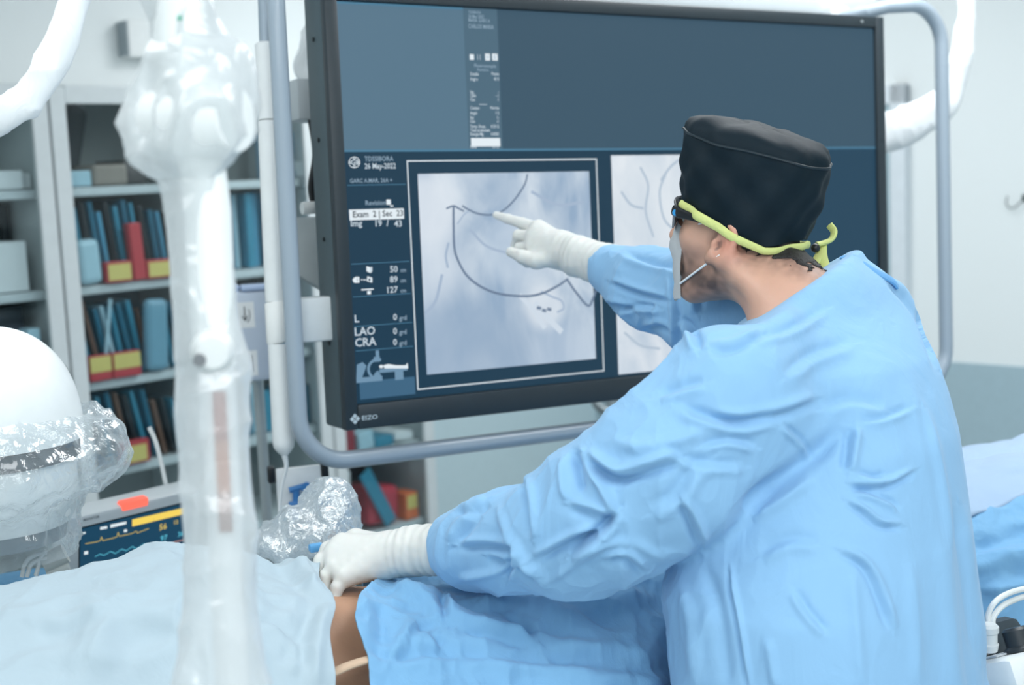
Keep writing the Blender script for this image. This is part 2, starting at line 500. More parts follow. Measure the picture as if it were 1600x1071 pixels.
# ================================================================ GLAZED CABINETS
FRONT = .38                                                   # cabinet fronts stand this far out of the wall
def cab(px, py, off=0.0):
    """(distance from the corner along the cabinet fronts, height) for a pixel, `off` behind the front"""
    r = ray(px, py); b = FRONT - off; k = ((CORNER + nA * b - CAM) @ nA) / (r @ nA); q = CAM + r * k
    return float((q - CORNER) @ dA), float(q[2])
aB0 = cab(89, 300)[0]; aE = cab(684, 740)[0]; CW = (aE - aB0) / 3
ZTOP = cab(90, 130)[1]
SH0 = [cab(180, y)[1] for y in (291, 445, 596, 737)] + [cab(180, 737)[1] - .27, .12]
SH1 = SH0[:3] + [cab(600, 706)[1], cab(620, 828)[1], .12]
SH = SH0
cab_m = mat('cabinet_paint', (206, 215, 217), .4)
cab_in = mat('cabinet_inside', (168, 176, 176), .6)
shelf_m = mat('shelf_paint', (208, 217, 220), .4)
def cabinet(a0, w, label, SH=SH0):
    o = thing('glass_cabinet', label, 'cabinet', room(a0, FRONT), 'glazed cabinets along the back wall', RA)
    D, T = FRONT - .03, .02
    t = B()
    box(t, (T / 2, D / 2 + .022, ZTOP / 2), (T, D - .02, ZTOP), None, .002); box(t, (w - T / 2, D / 2 + .022, ZTOP / 2), (T, D - .02, ZTOP), None, .002)
    box(t, (w / 2, D / 2 + .022, ZTOP - T / 2), (w - 2 * T - .001, D - .02, T), None, .002); box(t, (w / 2, D / 2 + .03, .05), (w - 2 * T - .001, D - .04, .1))
    build('carcass', t, cab_m, o, True, smooth=False)
    t = B(); box(t, (w / 2, D - .004, ZTOP / 2 + .04), (w - 2 * T - .002, .006, ZTOP - .14)); build('back_panel', t, cab_in, o, True, smooth=False)
    for z in SH:
        t = B(); box(t, (w / 2, D / 2 + .02, z - .0125), (w - 2 * T - .004, D - .05, .025), None, .003); build('shelf', t, shelf_m, o, True, smooth=False)
    s = .046
    t = B()
    box(t, (s / 2 + .002, .009, ZTOP / 2 + .04), (s, .018, ZTOP - .1), None, .003); box(t, (w - s / 2 - .002, .009, ZTOP / 2 + .04), (s, .018, ZTOP - .1), None, .003)
    for z in (ZTOP - .03, .115): box(t, (w / 2, .009, z), (w - 2 * s - .004, .018, .05), None, .003)
    dr = build('door', t, mat('cabinet_door_frame', (216, 223, 225), .35), o, True, smooth=False)
    t = B(); box(t, (w / 2, .009, ZTOP / 2 + .04), (w - 2 * s - .002, .004, ZTOP - .18)); build('glass_pane', t, pane_glass(), dr, True, smooth=False)
    t = B(); tube(t, [(w - s / 2, .0, .98), (w - s / 2, -.025, 1.0), (w - s / 2, -.025, 1.12), (w - s / 2, .0, 1.14)], .005, 8); build('handle', t, STEEL, dr, True)
    return o
cabinet(aB0 - CW, CW - .004, 'grey glazed cabinet at the far left, cut off by the photo edge')
cabinet(aB0, CW - .004, 'grey glazed cabinet with red and yellow boxes, left of the plastic-wrapped column')
cabinet(aB0 + CW, CW - .004, 'grey glazed cabinet full of long hanging blue packets behind the white pole')
cabinet(aB0 + 2 * CW, CW - .004, 'last grey glazed cabinet of the row, ending below the large display', SH1)

def item(name, label, cat_, rect, off, dep, m, group=None, shelf=None, lean=0.0, bev=.004, face=None, grow=0):
    """a box-like article in a cabinet: rect is its outline (x0,y0,x1,y1) seen through the glass"""
    ym = (rect[1] + rect[3]) / 2; a0 = cab(rect[0], ym, .03)[0]; a1 = cab(rect[2], ym, .03)[0]; z1 = cab((rect[0] + rect[2]) / 2, rect[1], .03)[1]; z0 = cab((rect[0] + rect[2]) / 2, rect[3], .03)[1]
    SH = SH1 if (a0 + a1) / 2 > aB0 + 2 * CW else SH0
    if shelf is not None: z0 = SH[shelf]
    else: z0 = min(SH, key=lambda q: abs(q - z0))
    ci = min(2, max(-1, int(math.floor(((a0 + a1) / 2 - aB0) / CW)))); lo = aB0 + ci * CW + .026; hi = aB0 + (ci + 1) * CW - .030
    up = min([q for q in SH + [ZTOP] if q > z0 + .01], default=ZTOP) - .03
    z1 = min(z1, up - .012)
    sw = abs(math.tan(lean)) * (z1 - z0)
    if lean > 0: hi -= sw
    else: lo += sw
    a0 = max(a0, lo); a1 = min(a1, hi)
    if a1 - a0 < .006: return None
    w, h = a1 - a0, z1 - z0
    R = RA @ Matrix.Rotation(lean, 3, 'Y')
    c = room((a0 + a1) / 2 + math.sin(lean) * h / 2, FRONT - off - dep / 2, z0 + h / 2 * math.cos(lean) + abs(math.sin(lean)) * w / 2 + .003)
    t = B(); box(t, c, (w, dep, h), R, bev)
    ms = [m]
    o = build(name, t, ms, smooth=False, origin=room((a0 + a1) / 2, FRONT - off - dep / 2, z0 + .001))
    tag(o, label, cat_, group)
    if face:
        fm, (u0, v0, u1, v1) = face
        t = B(); box(t, (c[0] + nA[0] * (dep / 2 + .0005), c[1] + nA[1] * (dep / 2 + .0005), c[2] + h * ((v0 + v1) / 2 - .5)), (w * (u1 - u0), .002, h * (v1 - v0)), R)
        build('printed_label', t, fm, o, smooth=False)
    return o
red_m = mat('red_card', (196, 62, 70), .5); yel_m = mat('yellow_label', (226, 208, 122), .5); dred = mat('dark_red_packet', (150, 48, 62), .5)
teal_d = mat('dark_teal_packet', (30, 104, 130), .3); teal = mat('teal_packet', (58, 142, 170), .3); blue_p = mat('blue_packet', (84, 158, 190), .3)
pale_p = mat('pale_blue_packet', (176, 212, 226), .35); darkp = mat('black_packet', (26, 34, 40), .4); brown = mat('brown_packet', (112, 82, 66), .5)
whitep = mat('white_carton', (228, 234, 236), .5); greyp = mat('grey_carton', (142, 150, 154), .5)
# second cabinet, shelf by shelf
item('small_carton', 'red carton with yellow label, left of the pair on the second shelf', 'box', (166, 410, 206, 437), .026, .03, red_m, 'red cartons on the second shelf', 1, face=(yel_m, (.06, .12, .94, .88)))
item('small_carton', 'red carton with yellow label, right of the pair on the second shelf', 'box', (229, 407, 270, 433), .026, .03, red_m, 'red cartons on the second shelf', 1, face=(yel_m, (.06, .12, .94, .88)))
item('small_carton', 'yellow carton with red edge, left of the pair on the third shelf', 'box', (139, 557, 174, 588), .026, .03, red_m, 'yellow cartons on the third shelf', 2, face=(yel_m, (.03, .35, .97, .95)))
item('small_carton', 'yellow carton with red edge, right of the pair on the third shelf', 'box', (176, 551, 220, 585), .026, .03, red_m, 'yellow cartons on the third shelf', 2, face=(yel_m, (.03, .35, .97, .95)))
item('small_carton', 'red and yellow carton on the lowest visible shelf of the second cabinet', 'box', (190, 690, 234, 725), .026, .03, red_m, None, 3, face=(yel_m, (.15, .1, .9, .8)))
item('plastic_pouch', 'pale blue pouch leaning at the left end of the second shelf', 'pouch', (124, 376, 160, 438), .026, .035, pale_p, None, 1, -.04, .02)
item('red_packet', 'tall red packet between the two red cartons on the second shelf', 'packet', (208, 350, 227, 434), .03, .03, red_m, None, 1, -.05)
ORD = ['first', 'second', 'third', 'fourth', 'fifth', 'sixth', 'seventh', 'eighth', 'ninth', 'tenth', 'eleventh', 'twelfth', 'thirteenth', 'fourteenth', 'fifteenth', 'sixteenth']
def packets(xs, ytop, ybot, shelf, where, group, cols, off=.07, seed=1, lean=.12, wd=5):
    r = random.Random(seed)
    for k, x in enumerate(xs):
        m, cn = cols[k % len(cols)]
        item('sterile_packet', '%s sterile packet, %s from the left %s' % (cn, ORD[k], where), 'packet', (x, ytop + r.uniform(-14, 14), x + wd + r.uniform(0, 2), ybot), off, .12, m, group, shelf, -lean * r.uniform(.78, 1), .002)
tc = [(teal_d, 'dark teal'), (teal, 'teal'), (darkp, 'black'), (teal_d, 'dark teal'), (blue_p, 'light blue'), (darkp, 'black'), (teal, 'teal')]
packets(range(126, 318, 13), 322, 438, 1, 'on the second shelf behind the red cartons', 'sterile packets on the second shelf', tc, seed=3)
packets(range(138, 318, 13), 478, 588, 2, 'on the third shelf behind the yellow cartons', 'sterile packets on the third shelf', [(teal_d, 'dark teal'), (teal, 'teal'), (brown, 'brown'), (teal_d, 'dark teal'), (pale_p, 'pale'), (teal, 'teal')], seed=5, lean=.2)
packets(range(140, 318, 14), 620, 728, 3, 'on the lowest visible shelf', 'sterile packets on the lowest visible shelf', [(teal_d, 'dark teal'), (brown, 'brown'), (darkp, 'black'), (teal, 'teal')], seed=8, lean=.2)
# tall hangers of packets against the backs of those shelves
for sh, y0, y1 in ((1, 303, 350), (2, 460, 520), (3, 606, 650)):
    item('packet_backing_board', 'dark teal backing card at the back of shelf %s of the second cabinet' % ORD[sh], 'card', (122, y0, 312, y1), .318, .012, teal_d, 'teal backing cards', sh)
item('plastic_pouch', 'crumpled pale blue pouch at the right of the third shelf', 'pouch', (226, 470, 262, 585), .026, .035, mat('hazy_blue_packet', (120, 168, 190), .3), None, 2, .06, .02)
item('glass_rod', 'thin pale rod leaning on the yellow cartons', 'rod', (162, 470, 167, 553), .058, .006, pale_p, None, 2, .18, .001)
item('instrument_tray', 'pale blue tray tilted on the top shelf of the second cabinet', 'tray', (116, 268, 152, 281), .06, .1, pale_p, None, 0, .0)
item('cloth_bundle', 'beige folded bundle on the top shelf of the second cabinet', 'cloth', (152, 258, 206, 282), .05, .12, mat('beige_cloth', (150, 142, 134), .8), None, 0, 0, .01)
item('dark_carton', 'dark brown carton at the right of the top shelf', 'box', (214, 250, 250, 282), .1, .16, mat('dark_brown_card', (84, 84, 84), .6), None, 0)
item('tube_reflection', 'solid grey roll standing in for dark tube reflections at the top shelf', 'roll', (150, 150, 186, 225), .27, .06, mat('reflection_charcoal', (86, 92, 96), .8), None, 0, .25, .03)  # added solid imitating a dark reflection of hanging tubes in the glass
# first cabinet
item('instrument_tray', 'white tray on the top shelf of the cabinet at the left edge', 'tray', (-2, 268, 42, 284), .05, .12, whitep, None, 0)
item('small_carton', 'white carton beside the tray on the top shelf at the left edge', 'box', (44, 272, 70, 284), .08, .14, whitep, None, 0)
item('carton', 'large white carton on the second shelf of the left cabinet', 'box', (-6, 380, 49, 446), .05, .2, whitep, None, 1)
item('carton', 'grey carton behind the white carton in the left cabinet', 'box', (-12, 346, 32, 440), .265, .05, mat('light_grey_carton', (196, 202, 204), .5), None, 1)
item('binder', 'black binder beside the white carton in the left cabinet', 'binder', (52, 318, 66, 446), .2, .12, darkp, None, 1)
item('carton', 'black carton on the third shelf of the left cabinet', 'box', (-4, 470, 60, 580), .1, .2, darkp, None, 2)
item('small_carton', 'small pale blue carton in front of the black carton at left', 'box', (46, 515, 66, 590), .03, .05, pale_p, None, 2)
# third cabinet: long packets hung one beside another
hang = [(teal, 'teal'), (blue_p, 'light blue'), (teal, 'teal'), (pale_p, 'pale blue'), (teal_d, 'dark teal'), (blue_p, 'light blue')]
for row, (y0, y1, sh) in enumerate(((236, 436, 1), (452, 586, 2), (604, 728, 3))):
    for k in range(11):
        m, cn = hang[(k * 5 + row) % 6]; x = 338 + k * 15.5
        item('long_packet', '%s long packet, %s from the left %s of the third cabinet' % (cn, ORD[k], ('in the upper row', 'in the middle row', 'in the lower row')[row]), 'packet',
             (x, y0 + (k * 7 % 5) * 5, x + 11, y1), .08 + .03 * (k % 2), .1, m, 'long packets in the third cabinet', sh, .008 * ((k % 3) - 1), .004)
item('carton', 'blue carton on the top shelf of the third cabinet, beside the display edge', 'box', (462, 206, 492, 288), .08, .16, mat('soft_blue_card', (150, 196, 224), .5), None, 0, face=(whitep, (.1, .15, .7, .5)))
item('white_bottle', 'white bottle on the top shelf next to the display edge', 'bottle', (474, 252, 490, 291), .03, .045, whitep, None, 0, 0, .012)
# last cabinet, seen below the display
item('small_carton', 'yellow carton at the left of the shelf just below the display', 'box', (520, 668, 546, 706), .05, .12, mat('mustard_card', (214, 196, 120), .5), None, None)
item('dark_red_packet', 'dark red packet beside the yellow carton below the display', 'packet', (548, 664, 564, 706), .06, .12, dred, None, None)
for k, (x0, x1, yt, m, cn) in enumerate([(568, 592, 678, pale_p, 'pale'), (594, 622, 684, teal, 'teal'), (624, 652, 678, whitep, 'white')]):
    item('folded_packet', '%s folded packet on the shelf just below the display' % cn, 'packet', (x0, yt, x1, 704), .05, .14, m, 'folded packets below the display', None, .1 * (k - 1), .006)
item('red_bag', 'red bag with an orange corner on the low shelf behind the gloved hand', 'bag', (584, 768, 632, 822), .06, .16, mat('crimson_bag', (196, 56, 74), .4), None, None, .1, .02)
item('small_carton', 'orange and yellow carton at the right of the low shelf', 'box', (641, 772, 660, 822), .05, .08, mat('orange_card', (232, 120, 72), .5), None, None, face=(yel_m, (.1, .4, .9, .9)))
item('folded_packet', 'teal packet leaning over the red bag on the low shelf', 'packet', (604, 724, 622, 812), .04, .01, teal, None, None, -.5, .004)
item('folded_packet', 'pale crumpled packet at the left of the low shelf', 'packet', (528, 742, 552, 800), .06, .1, whitep, None, None, .1, .01)
item('carton', 'black carton behind the red bag on the low shelf', 'box', (560, 736, 640, 822), .26, .05, darkp, None, None)
# small white box on the wall above the cabinets
r_ = ray(222, 64); k_ = ((CORNER - CAM) @ nA) / (r_ @ nA); q_ = CAM + r_ * k_
t = B(); box(t, q_ + nA * .03, (.17, .06, .115), RA, .006)
o_ = build('wall_box', t, WHITE, smooth=False); tag(o_, 'white box on the wall above the cabinets, left of the plastic-wrapped column', 'box')
t = B(); box(t, q_ + nA * .03 - dA * .087, (.005, .05, .105), RA, .001); build('shaded_side', t, mat('side_shadow_grey', (150, 162, 168), .5), o_, smooth=False)  # grey strip paints the shade on the left side of the box
# bent grey tube near the room corner, below the display
_p = lambda px, py, d: P(px, py, d)
bt = [_p(1040, 560, 4.3), _p(1046, 600, 4.28), _p(1030, 640, 4.22), _p(990, 654, 4.18), _p(950, 645, 4.2), _p(930, 626, 4.25), _p(926, 590, 4.3), _p(926, 540, 4.32)]
ch = thing('visitor_chair', 'grey bent-tube chair back by the room corner below the display', 'chair', (float(_p(985, 650, 4.4)[0]), float(_p(985, 650, 4.4)[1]), 0))
t = B(); tube(t, curve(bt, 8), .016, 12); build('armrest', t, mat('dull_chrome', (140, 150, 154), .3, .5), ch)
t = B(); tube(t, [_p(955, 640, 4.4), np.append(_p(955, 640, 4.4)[:2], .0)], .02, 12); tube(t, [_p(1040, 600, 4.4), np.append(_p(1040, 600, 4.4)[:2], .0)], .02, 12); build('frame', t, WHITE, ch)
t = B(); c_ = _p(1000, 640, 4.42); box(t, (c_[0], c_[1] + .02, c_[2] - .3), (.36, .36, .05), RA, .015); box(t, (c_[0], c_[1] + .12, c_[2] + .02), (.3, .04, .3), RA, .015); build('seat', t, mat('grey_vinyl_seat', (150, 162, 168), .5), ch)

# ================================================================ THE LARGE DISPLAY
f19 = 2100.0
r1 = unit([.8709, .0744, -.4819]); r2 = np.array([-.0323, .9967, .0748]); r2 = unit(r2 - r1 * (r1 @ r2))
MX, MZ = R_CW @ r1, R_CW @ r2
MY = np.cross(MZ, MX)                                        # away from the viewer
MC = CAM + R_CW @ np.array([.2622, .2952, -2.7267])
MR = Matrix((MX, MY, MZ)).transposed()
SW, SHH = 1.284, .722                                        # lit area
disp = thing('wall_display', 'large black medical display showing grey angiogram images', 'display', MC, None, MR)
def mon(px, py, off=0.0):
    """pixel -> (x, z) on the display's front plane"""
    r = ray(px, py); k = ((MC + MY * off - CAM) @ MY) / (r @ MY); q = CAM + r * k - MC
    return float(q @ MX), float(q @ MZ)
bz_m = mat('display_bezel', (40, 50, 56), .45, var=.1); hs_m = mat('display_housing', (74, 90, 96), .5)
OX, OZ, CZ = SW / 2 + .026, SHH / 2 + .026, 0.0
OZb = SHH / 2 + .046
t = B(); box(t, (0, .052, (OZ - OZb) / 2), (2 * OX, .085, OZ + OZb), None, .006); build('housing', t, hs_m, disp, True)
t = B()
box(t, (-(SW / 2 + .0135), .002, (OZ - OZb) / 2), (.025, .022, OZ + OZb), None, .003); box(t, (SW / 2 + .0135, .002, (OZ - OZb) / 2), (.025, .022, OZ + OZb), None, .003)
box(t, (0, .002, SHH / 2 + .0135), (SW + .002, .022, .025), None, .003); box(t, (0, .002, -(SHH / 2 + .0235)), (SW + .002, .022, .045), None, .003)
bez = build('bezel', t, bz_m, disp, True)
for z in (.30, .12, -.06, -.25):
    t = B(); lathe(t, [(0, 0), (.004, 0), (.004, .002), (0, .002)], (-OX - .0005, .05, z), frame3((0, 0, 1), (-1, 0, 0)), 12); build('screw', t, mat('screw_black', (30, 36, 40), .4, .5), disp, True)
t = B(); lathe(t, [(0, 0), (.003, 0), (.003, .002), (0, .002)], (.6, -.0095, SHH / 2 + .013), frame3((1, 0, 0), (0, -1, 0)), 12)
build('camera_dot', t, STEEL, disp, True)
G_up1 = glow('screen_blue_left', (86, 116, 136)); G_col = glow('screen_blue_strip', (76, 104, 122)); G_up2 = glow('screen_blue_right', (58, 84, 102))
G_low = glow('screen_navy', (26, 56, 76)); G_mid = glow('screen_navy_right', (34, 66, 88)); G_line = glow('screen_teal_line', (76, 124, 152)); G_wht = glow('screen_white', (226, 236, 242))
G_txt = glow('screen_text_grey', (198, 212, 222)); G_dim = glow('screen_text_dim', (140, 164, 182)); G_blk = glow('screen_ink', (36, 50, 62)); G_pan = glow('screen_panel', (62, 100, 128)); G_draw = glow('screen_drawing', (112, 146, 172))
t = B(); mats = [G_low, G_up1, G_col, G_up2, G_line, G_mid, G_wht, G_pan]
EPS = [.0]
def rect(bm, x0, z0, x1, z1, mi, y):
    poly(bm, [(x0, y, z0), (x1, y, z0), (x1, y, z1), (x0, y, z1)], mi)
def prect(bm, a, b, mi, y):
    """rectangle from two opposite pixel corners (upper left, lower right)"""
    x0, z1 = mon(*a); x1, z0 = mon(*b); rect(bm, x0, z0, x1, z1, mi, y)
zdiv = mon(540, 236)[1]; xs1 = mon(728, 130)[0]; xs2 = mon(781, 130)[0]; xi1 = mon(947, 420)[0]; xr2 = mon(1240, 300)[0]
rect(t, -SW / 2, -SHH / 2, SW / 2, SHH / 2, 0, .0)
rect(t, -SW / 2, zdiv, xs1, SHH / 2, 1, -.0006); rect(t, xs1, zdiv, xs2, SHH / 2, 2, -.0006); rect(t, xs2, zdiv, SW / 2, SHH / 2, 3, -.0006)
rect(t, -SW / 2, zdiv - .002, SW / 2, zdiv + .002, 4, -.0009); rect(t, -SW / 2, SHH / 2 - .004, xs1, SHH / 2, 4, -.0009)
rect(t, xr2, -SHH / 2, SW / 2, zdiv - .002, 5, -.0006)
xi0 = mon(635, 251)[0]; zf1 = mon(635, 251)[1]; zf0 = mon(650, 610)[1]; xf1 = mon(938, 420)[0]; lw = .0022
for a in ((xi0, zf0, xi0 + lw, zf1), (xf1 - lw, zf0, xf1, zf1), (xi0, zf1 - lw, xf1, zf1), (xi0, zf0, xf1, zf0 + lw)): rect(t, a[0], a[1], a[2], a[3], 6, -.0012)
x0c = mon(543, 300)[0]; x1c = mon(634, 300)[0]
def hline(py, mi=4, th=.0012): z = mon(590, py)[1]; rect(t, x0c, z - th / 2, x1c, z + th / 2, mi, -.0012)
for y in (289, 411, 462, 508, 546): hline(y)
prect(t, (545, 328), (631, 342), 6, -.0012)
z1_ = mon(590, 594)[1]; z0_ = mon(590, 622)[1]; rect(t, x0c + .004, z0_, x1c, z1_, 7, -.0010)
scr = build('screen', t, mats, disp, True, smooth=False)
# angiograms
def angio(name, seed, light, dark, grad):
    m = glow(name, light); nt = m.node_tree; n = nt.nodes; b = n['Principled BSDF']
    tc_ = n.new('ShaderNodeTexCoord'); nz = n.new('ShaderNodeTexNoise'); nz.inputs['Scale'].default_value = 12; nz.inputs['Detail'].default_value = 6; nz.inputs['Distortion'].default_value = .6
    mp = n.new('ShaderNodeMapping'); mp.inputs['Location'].default_value = (seed, seed * 2, 0); mp.inputs['Rotation'].default_value = (0, .7, 0); mp.inputs['Scale'].default_value = (1, 1, .5)
    nt.links.new(tc_.outputs['Object'], mp.inputs[0]); nt.links.new(mp.outputs[0], nz.inputs['Vector'])
    cr = n.new('ShaderNodeValToRGB'); cr.color_ramp.elements[0].position = .34; cr.color_ramp.elements[0].color = srgb(*dark); cr.color_ramp.elements[1].position = .66; cr.color_ramp.elements[1].color = srgb(*light)
    nt.links.new(nz.outputs['Fac'], cr.inputs[0]); nt.links.new(cr.outputs[0], b.inputs['Emission Color'])
    if grad:      # the x-ray's own bright lung and darker diaphragm
        for (c, r_, colr, amt) in grad:
            vm = n.new('ShaderNodeVectorMath'); vm.operation = 'DISTANCE'; vm.inputs[1].default_value = (c[0], 0, c[1])
            nt.links.new(tc_.outputs['Object'], vm.inputs[0])
            mr = n.new('ShaderNodeMapRange'); mr.inputs['From Min'].default_value = r_; mr.inputs['From Max'].default_value = r_ * .45; mr.inputs['To Max'].default_value = amt; mr.interpolation_type = 'SMOOTHSTEP'
            nt.links.new(vm.outputs['Value'], mr.inputs['Value'])
            mx = n.new('ShaderNodeMix'); mx.data_type = 'RGBA'; mx.inputs['B'].default_value = srgb(*colr)
            prev = b.inputs['Emission Color'].links[0].from_socket
            nt.links.new(prev, mx.inputs['A']); nt.links.new(mr.outputs[0], mx.inputs['Factor']); nt.links.new(mx.outputs['Result'], b.inputs['Emission Color'])
    return m
g1 = [(mon(665, 330), .10, (222, 230, 238), .8), (mon(668, 430), .09, (214, 224, 234), .7), (mon(720, 590), .22, (150, 172, 196), .8), (mon(850, 480), .06, (220, 228, 236), .75), (mon(800, 390), .09, (192, 208, 224), .6), (mon(880, 560), .1, (184, 200, 218), .5)]
t = B(); x0, z1 = mon(652, 272); x1, z0 = mon(931, 575); zb = mon(664, 586)[1]
A1 = angio('angiogram_image', 3.0, (206, 218, 229), (146, 170, 196), g1)
rect(t, x0, zb, x1, z1, 0, -.0014)
ves = mat('angiogram_vessel', (10, 10, 12)); vd = glow('vessel_ink', (108, 126, 150)); vl = glow('vessel_faint', (164, 182, 204)); vh = glow('vessel_bright', (206, 218, 230))
def ves_line(bm, pts, w, mi, y=-.0018):
    c = curve([np.array(mon(*p)) for p in pts], 8)
    for i in range(len(c) - 1):
        d = c[i + 1] - c[i]; L = np.linalg.norm(d)
        if L < 1e-6: continue
        nn = np.array([-d[1], d[0]]) / L * w / 2; e = d / L * w * .2
        q = [c[i] - e - nn, c[i + 1] + e - nn, c[i + 1] + e + nn, c[i] - e + nn]
        poly(bm, [(p[0], y - .00001 * i, p[1]) for p in q], mi)
ves_line(t, [(697, 326), (708, 322), (716, 326), (724, 330)], .0035, 1)
ves_line(t, [(708, 324), (708, 350), (709, 385), (714, 405), (728, 430), (752, 449), (782, 460), (822, 463), (848, 458), (872, 446), (886, 436)], .0046, 1)
ves_line(t, [(722, 322), (732, 328), (746, 334), (766, 336), (784, 330), (800, 316), (812, 300), (820, 286), (823, 273)], .0036, 1)
ves_line(t, [(732, 330), (724, 336), (714, 350)], .003, 2)
ves_line(t, [(886, 438), (900, 458), (918, 478), (926, 466), (932, 448)], .0048, 1)
ves_line(t, [(845, 456), (862, 464), (876, 470), (880, 482), (870, 488)], .004, 2)
ves_line(t, [(700, 380), (696, 400), (699, 418)], .005, 2); ves_line(t, [(735, 360), (760, 385), (800, 398)], .005, 2); ves_line(t, [(830, 300), (870, 320), (910, 316)], .006, 2); ves_line(t, [(690, 430), (680, 470), (664, 490)], .006, 2)
for (x, y) in ((842, 481), (850, 485), (858, 483)): ves_line(t, [(x - 3, y), (x + 2, y + 1)], .006, 1)
ves_line(t, [(836, 474), (850, 492), (876, 518)], .012, 3, -.0016); ves_line(t, [(812, 462), (832, 484), (850, 512)], .01, 3, -.0016)
build('angiogram_image', t, [A1, vd, vl, vh], disp, True, smooth=False)
t = B(); x0, z1 = mon(954, 243); x1 = xr2; z0 = mon(962, 586)[1]
A2 = angio('second_angiogram_image', 11.0, (226, 232, 238), (184, 200, 216), [(mon(1010, 330), .2, (222, 230, 236), .5)])
rect(t, x0, z0, x1, z1, 0, -.0014)
for pts in ([(1000, 262), (1012, 290), (1008, 330), (1020, 370)], [(1040, 270), (1030, 300), (1036, 340), (1052, 360)], [(970, 300), (985, 320), (1004, 326)], [(1060, 250), (1046, 262), (1032, 282)], [(975, 520), (1000, 540), (1030, 545)]): ves_line(t, pts, .005, 1)
build('angiogram_image', t, [A2, glow('vessel_second', (176, 192, 208))], disp, True, smooth=False)

# lettering and pictograms
def text_mesh(bm, s, x, z, size, mi, y=-.002, align='LEFT', xs=1.0):
    c = bpy.data.curves.new('lettering', 'FONT'); c.body = s; c.size = size; c.align_x = align; c.resolution_u = 2; c.offset = size * .016
    o = bpy.data.objects.new('lettering', c); COL.objects.link(o)
    dg = bpy.context.evaluated_depsgraph_get(); dg.update()
    me = bpy.data.meshes.new_from_object(o.evaluated_get(dg))
    k = len(bm.verts); vs = [bm.verts.new((x + v.co.x * xs, y, z + v.co.y)) for v in me.vertices]
    for p in me.polygons:
        try: bm.faces.new([vs[i] for i in p.vertices]).material_index = mi
        except ValueError: pass
    bpy.data.objects.remove(o); bpy.data.curves.remove(c); bpy.data.meshes.remove(me)
def ptext(bm, s, px, py, hpx, mi=0, align='LEFT', xs=1.0, y=-.002):
    """text with its baseline at the pixel and capitals about hpx high"""
    x, z = mon(px, py); zz = mon(px, py - hpx)[1]
    text_mesh(bm, s, x, z, (zz - z) / .66, mi, y, align, xs)
t = B()
ptext(t, 'TDSSIBORA', 569, 252, 7, 1, xs=.9); ptext(t, '26 May-2022', 569, 264, 8, 0, xs=.85); ptext(t, 'GARC A.MAR, 26A +', 546, 286, 6, 1, xs=.9)
ptext(t, 'Revision', 570, 321, 7, 1); ptext(t, 'Exam  2 | Sec  23', 550, 340, 9, 2, xs=.92, y=-.0026); ptext(t, 'Img', 547, 354, 9, 0); ptext(t, '19  /', 584, 354, 9, 0); ptext(t, '43', 628, 354, 9, 0, 'RIGHT')
for y, s, u in ((425, '50', 'cm'), (441, '89', 'cm'), (457, '127', 'cm')): ptext(t, s, 621, y, 9, 0, 'RIGHT'); ptext(t, u, 634, y, 6, 1, 'RIGHT', .9)
ptext(t, 'L', 553, 504, 11); ptext(t, 'LAO', 553, 525, 12); ptext(t, 'CRA', 554, 542, 12)
for y in (500, 522, 539): ptext(t, '0', 620, y, 9, 0, 'RIGHT'); ptext(t, 'grd', 635, y, 7, 1, 'RIGHT', .9)
for y, s, h in ((21, 'TDSSIBORA', 4), (28, '26 May 2022', 5), (34, 'MARIA .GARC A', 5), (44, 'CARLOS MARIA', 6)): ptext(t, s, 731, y, h, 1, xs=.72)
ptext(t, 'Fluoroscopia', 740, 105, 5, 1); ptext(t, 'Revision', 745, 111, 4, 1)
for y, a, b in ((118, 'Detalle', 'Frame'), (126, 'Angl e', '43 S'), (146, 'Izq', '-'), (152, 'CRA', '- 1'), (158, 'Cau', '1'), (171, 'Cuerpo', 'Norma'), (179, 'Angio', '1 S'), (186, 'Izq', '1-'), (192, 'Cau', '-1'), (200, 'Temp. Dosis', '0.33 G'), (206, 'Total acumulado', ''), (212, 'Energia Mg', '0.0005'), (232, 'Nivel', '10-15')):
    ptext(t, a, 734, y, 4.6, 0 if y > 115 else 1, xs=.76)
    if b: ptext(t, b, 779, y, 4.6, 0, 'RIGHT', .76)
build('screen_lettering', t, [G_txt, G_dim, G_blk], disp, True, smooth=False)
t = B()
prect(t, (733, 85), (740, 94), 0, -.002); prect(t, (757, 84), (765, 95), 0, -.002); prect(t, (768, 84), (777, 95), 0, -.002); prect(t, (745, 85), (746, 94), 1, -.002); prect(t, (749, 86), (750, 94), 1, -.002)
prect(t, (759, 87), (763, 92), 1, -.0024); prect(t, (770, 86), (774, 93), 1, -.0024); prect(t, (735, 216), (781, 229), 0, -.002)
prect(t, (748, 163), (760, 164), 1, -.002)
prect(t, (603, 312), (610, 320), 0, -.002); prect(t, (609, 321), (614, 323), 0, -.002)
def pp(pts, mi=0, y=-.002): poly(t, [(mon(*p)[0], y, mon(*p)[1]) for p in pts][::-1], mi)
pp([(572, 416), (578, 418), (578, 427), (572, 424)]); pp([(578, 418), (581, 417), (581, 425), (578, 427)], 1)
def disc(cx, cy, rx, ry, mi, y, n=18): pp([(cx + rx * math.cos(a * 2 * math.pi / n), cy + ry * math.sin(a * 2 * math.pi / n)) for a in range(n)], mi, y)
disc(555, 438, 4.5, 4.5, 0, -.002); prect(t, (554, 433), (561, 442), 0, -.0021); prect(t, (557, 435), (558, 440), 2, -.0024)
for x in (563.5, 567, 570): prect(t, (x, 436.5), (x + 2, 438.5), 0, -.002)
pp([(573, 432), (581, 434), (581, 442), (573, 440)]); pp([(575, 435), (578, 436), (578, 440), (575, 439)], 2, -.0024)
prect(t, (564, 452), (583, 453), 0, -.002); prect(t, (573, 455), (579, 460), 0, -.002)
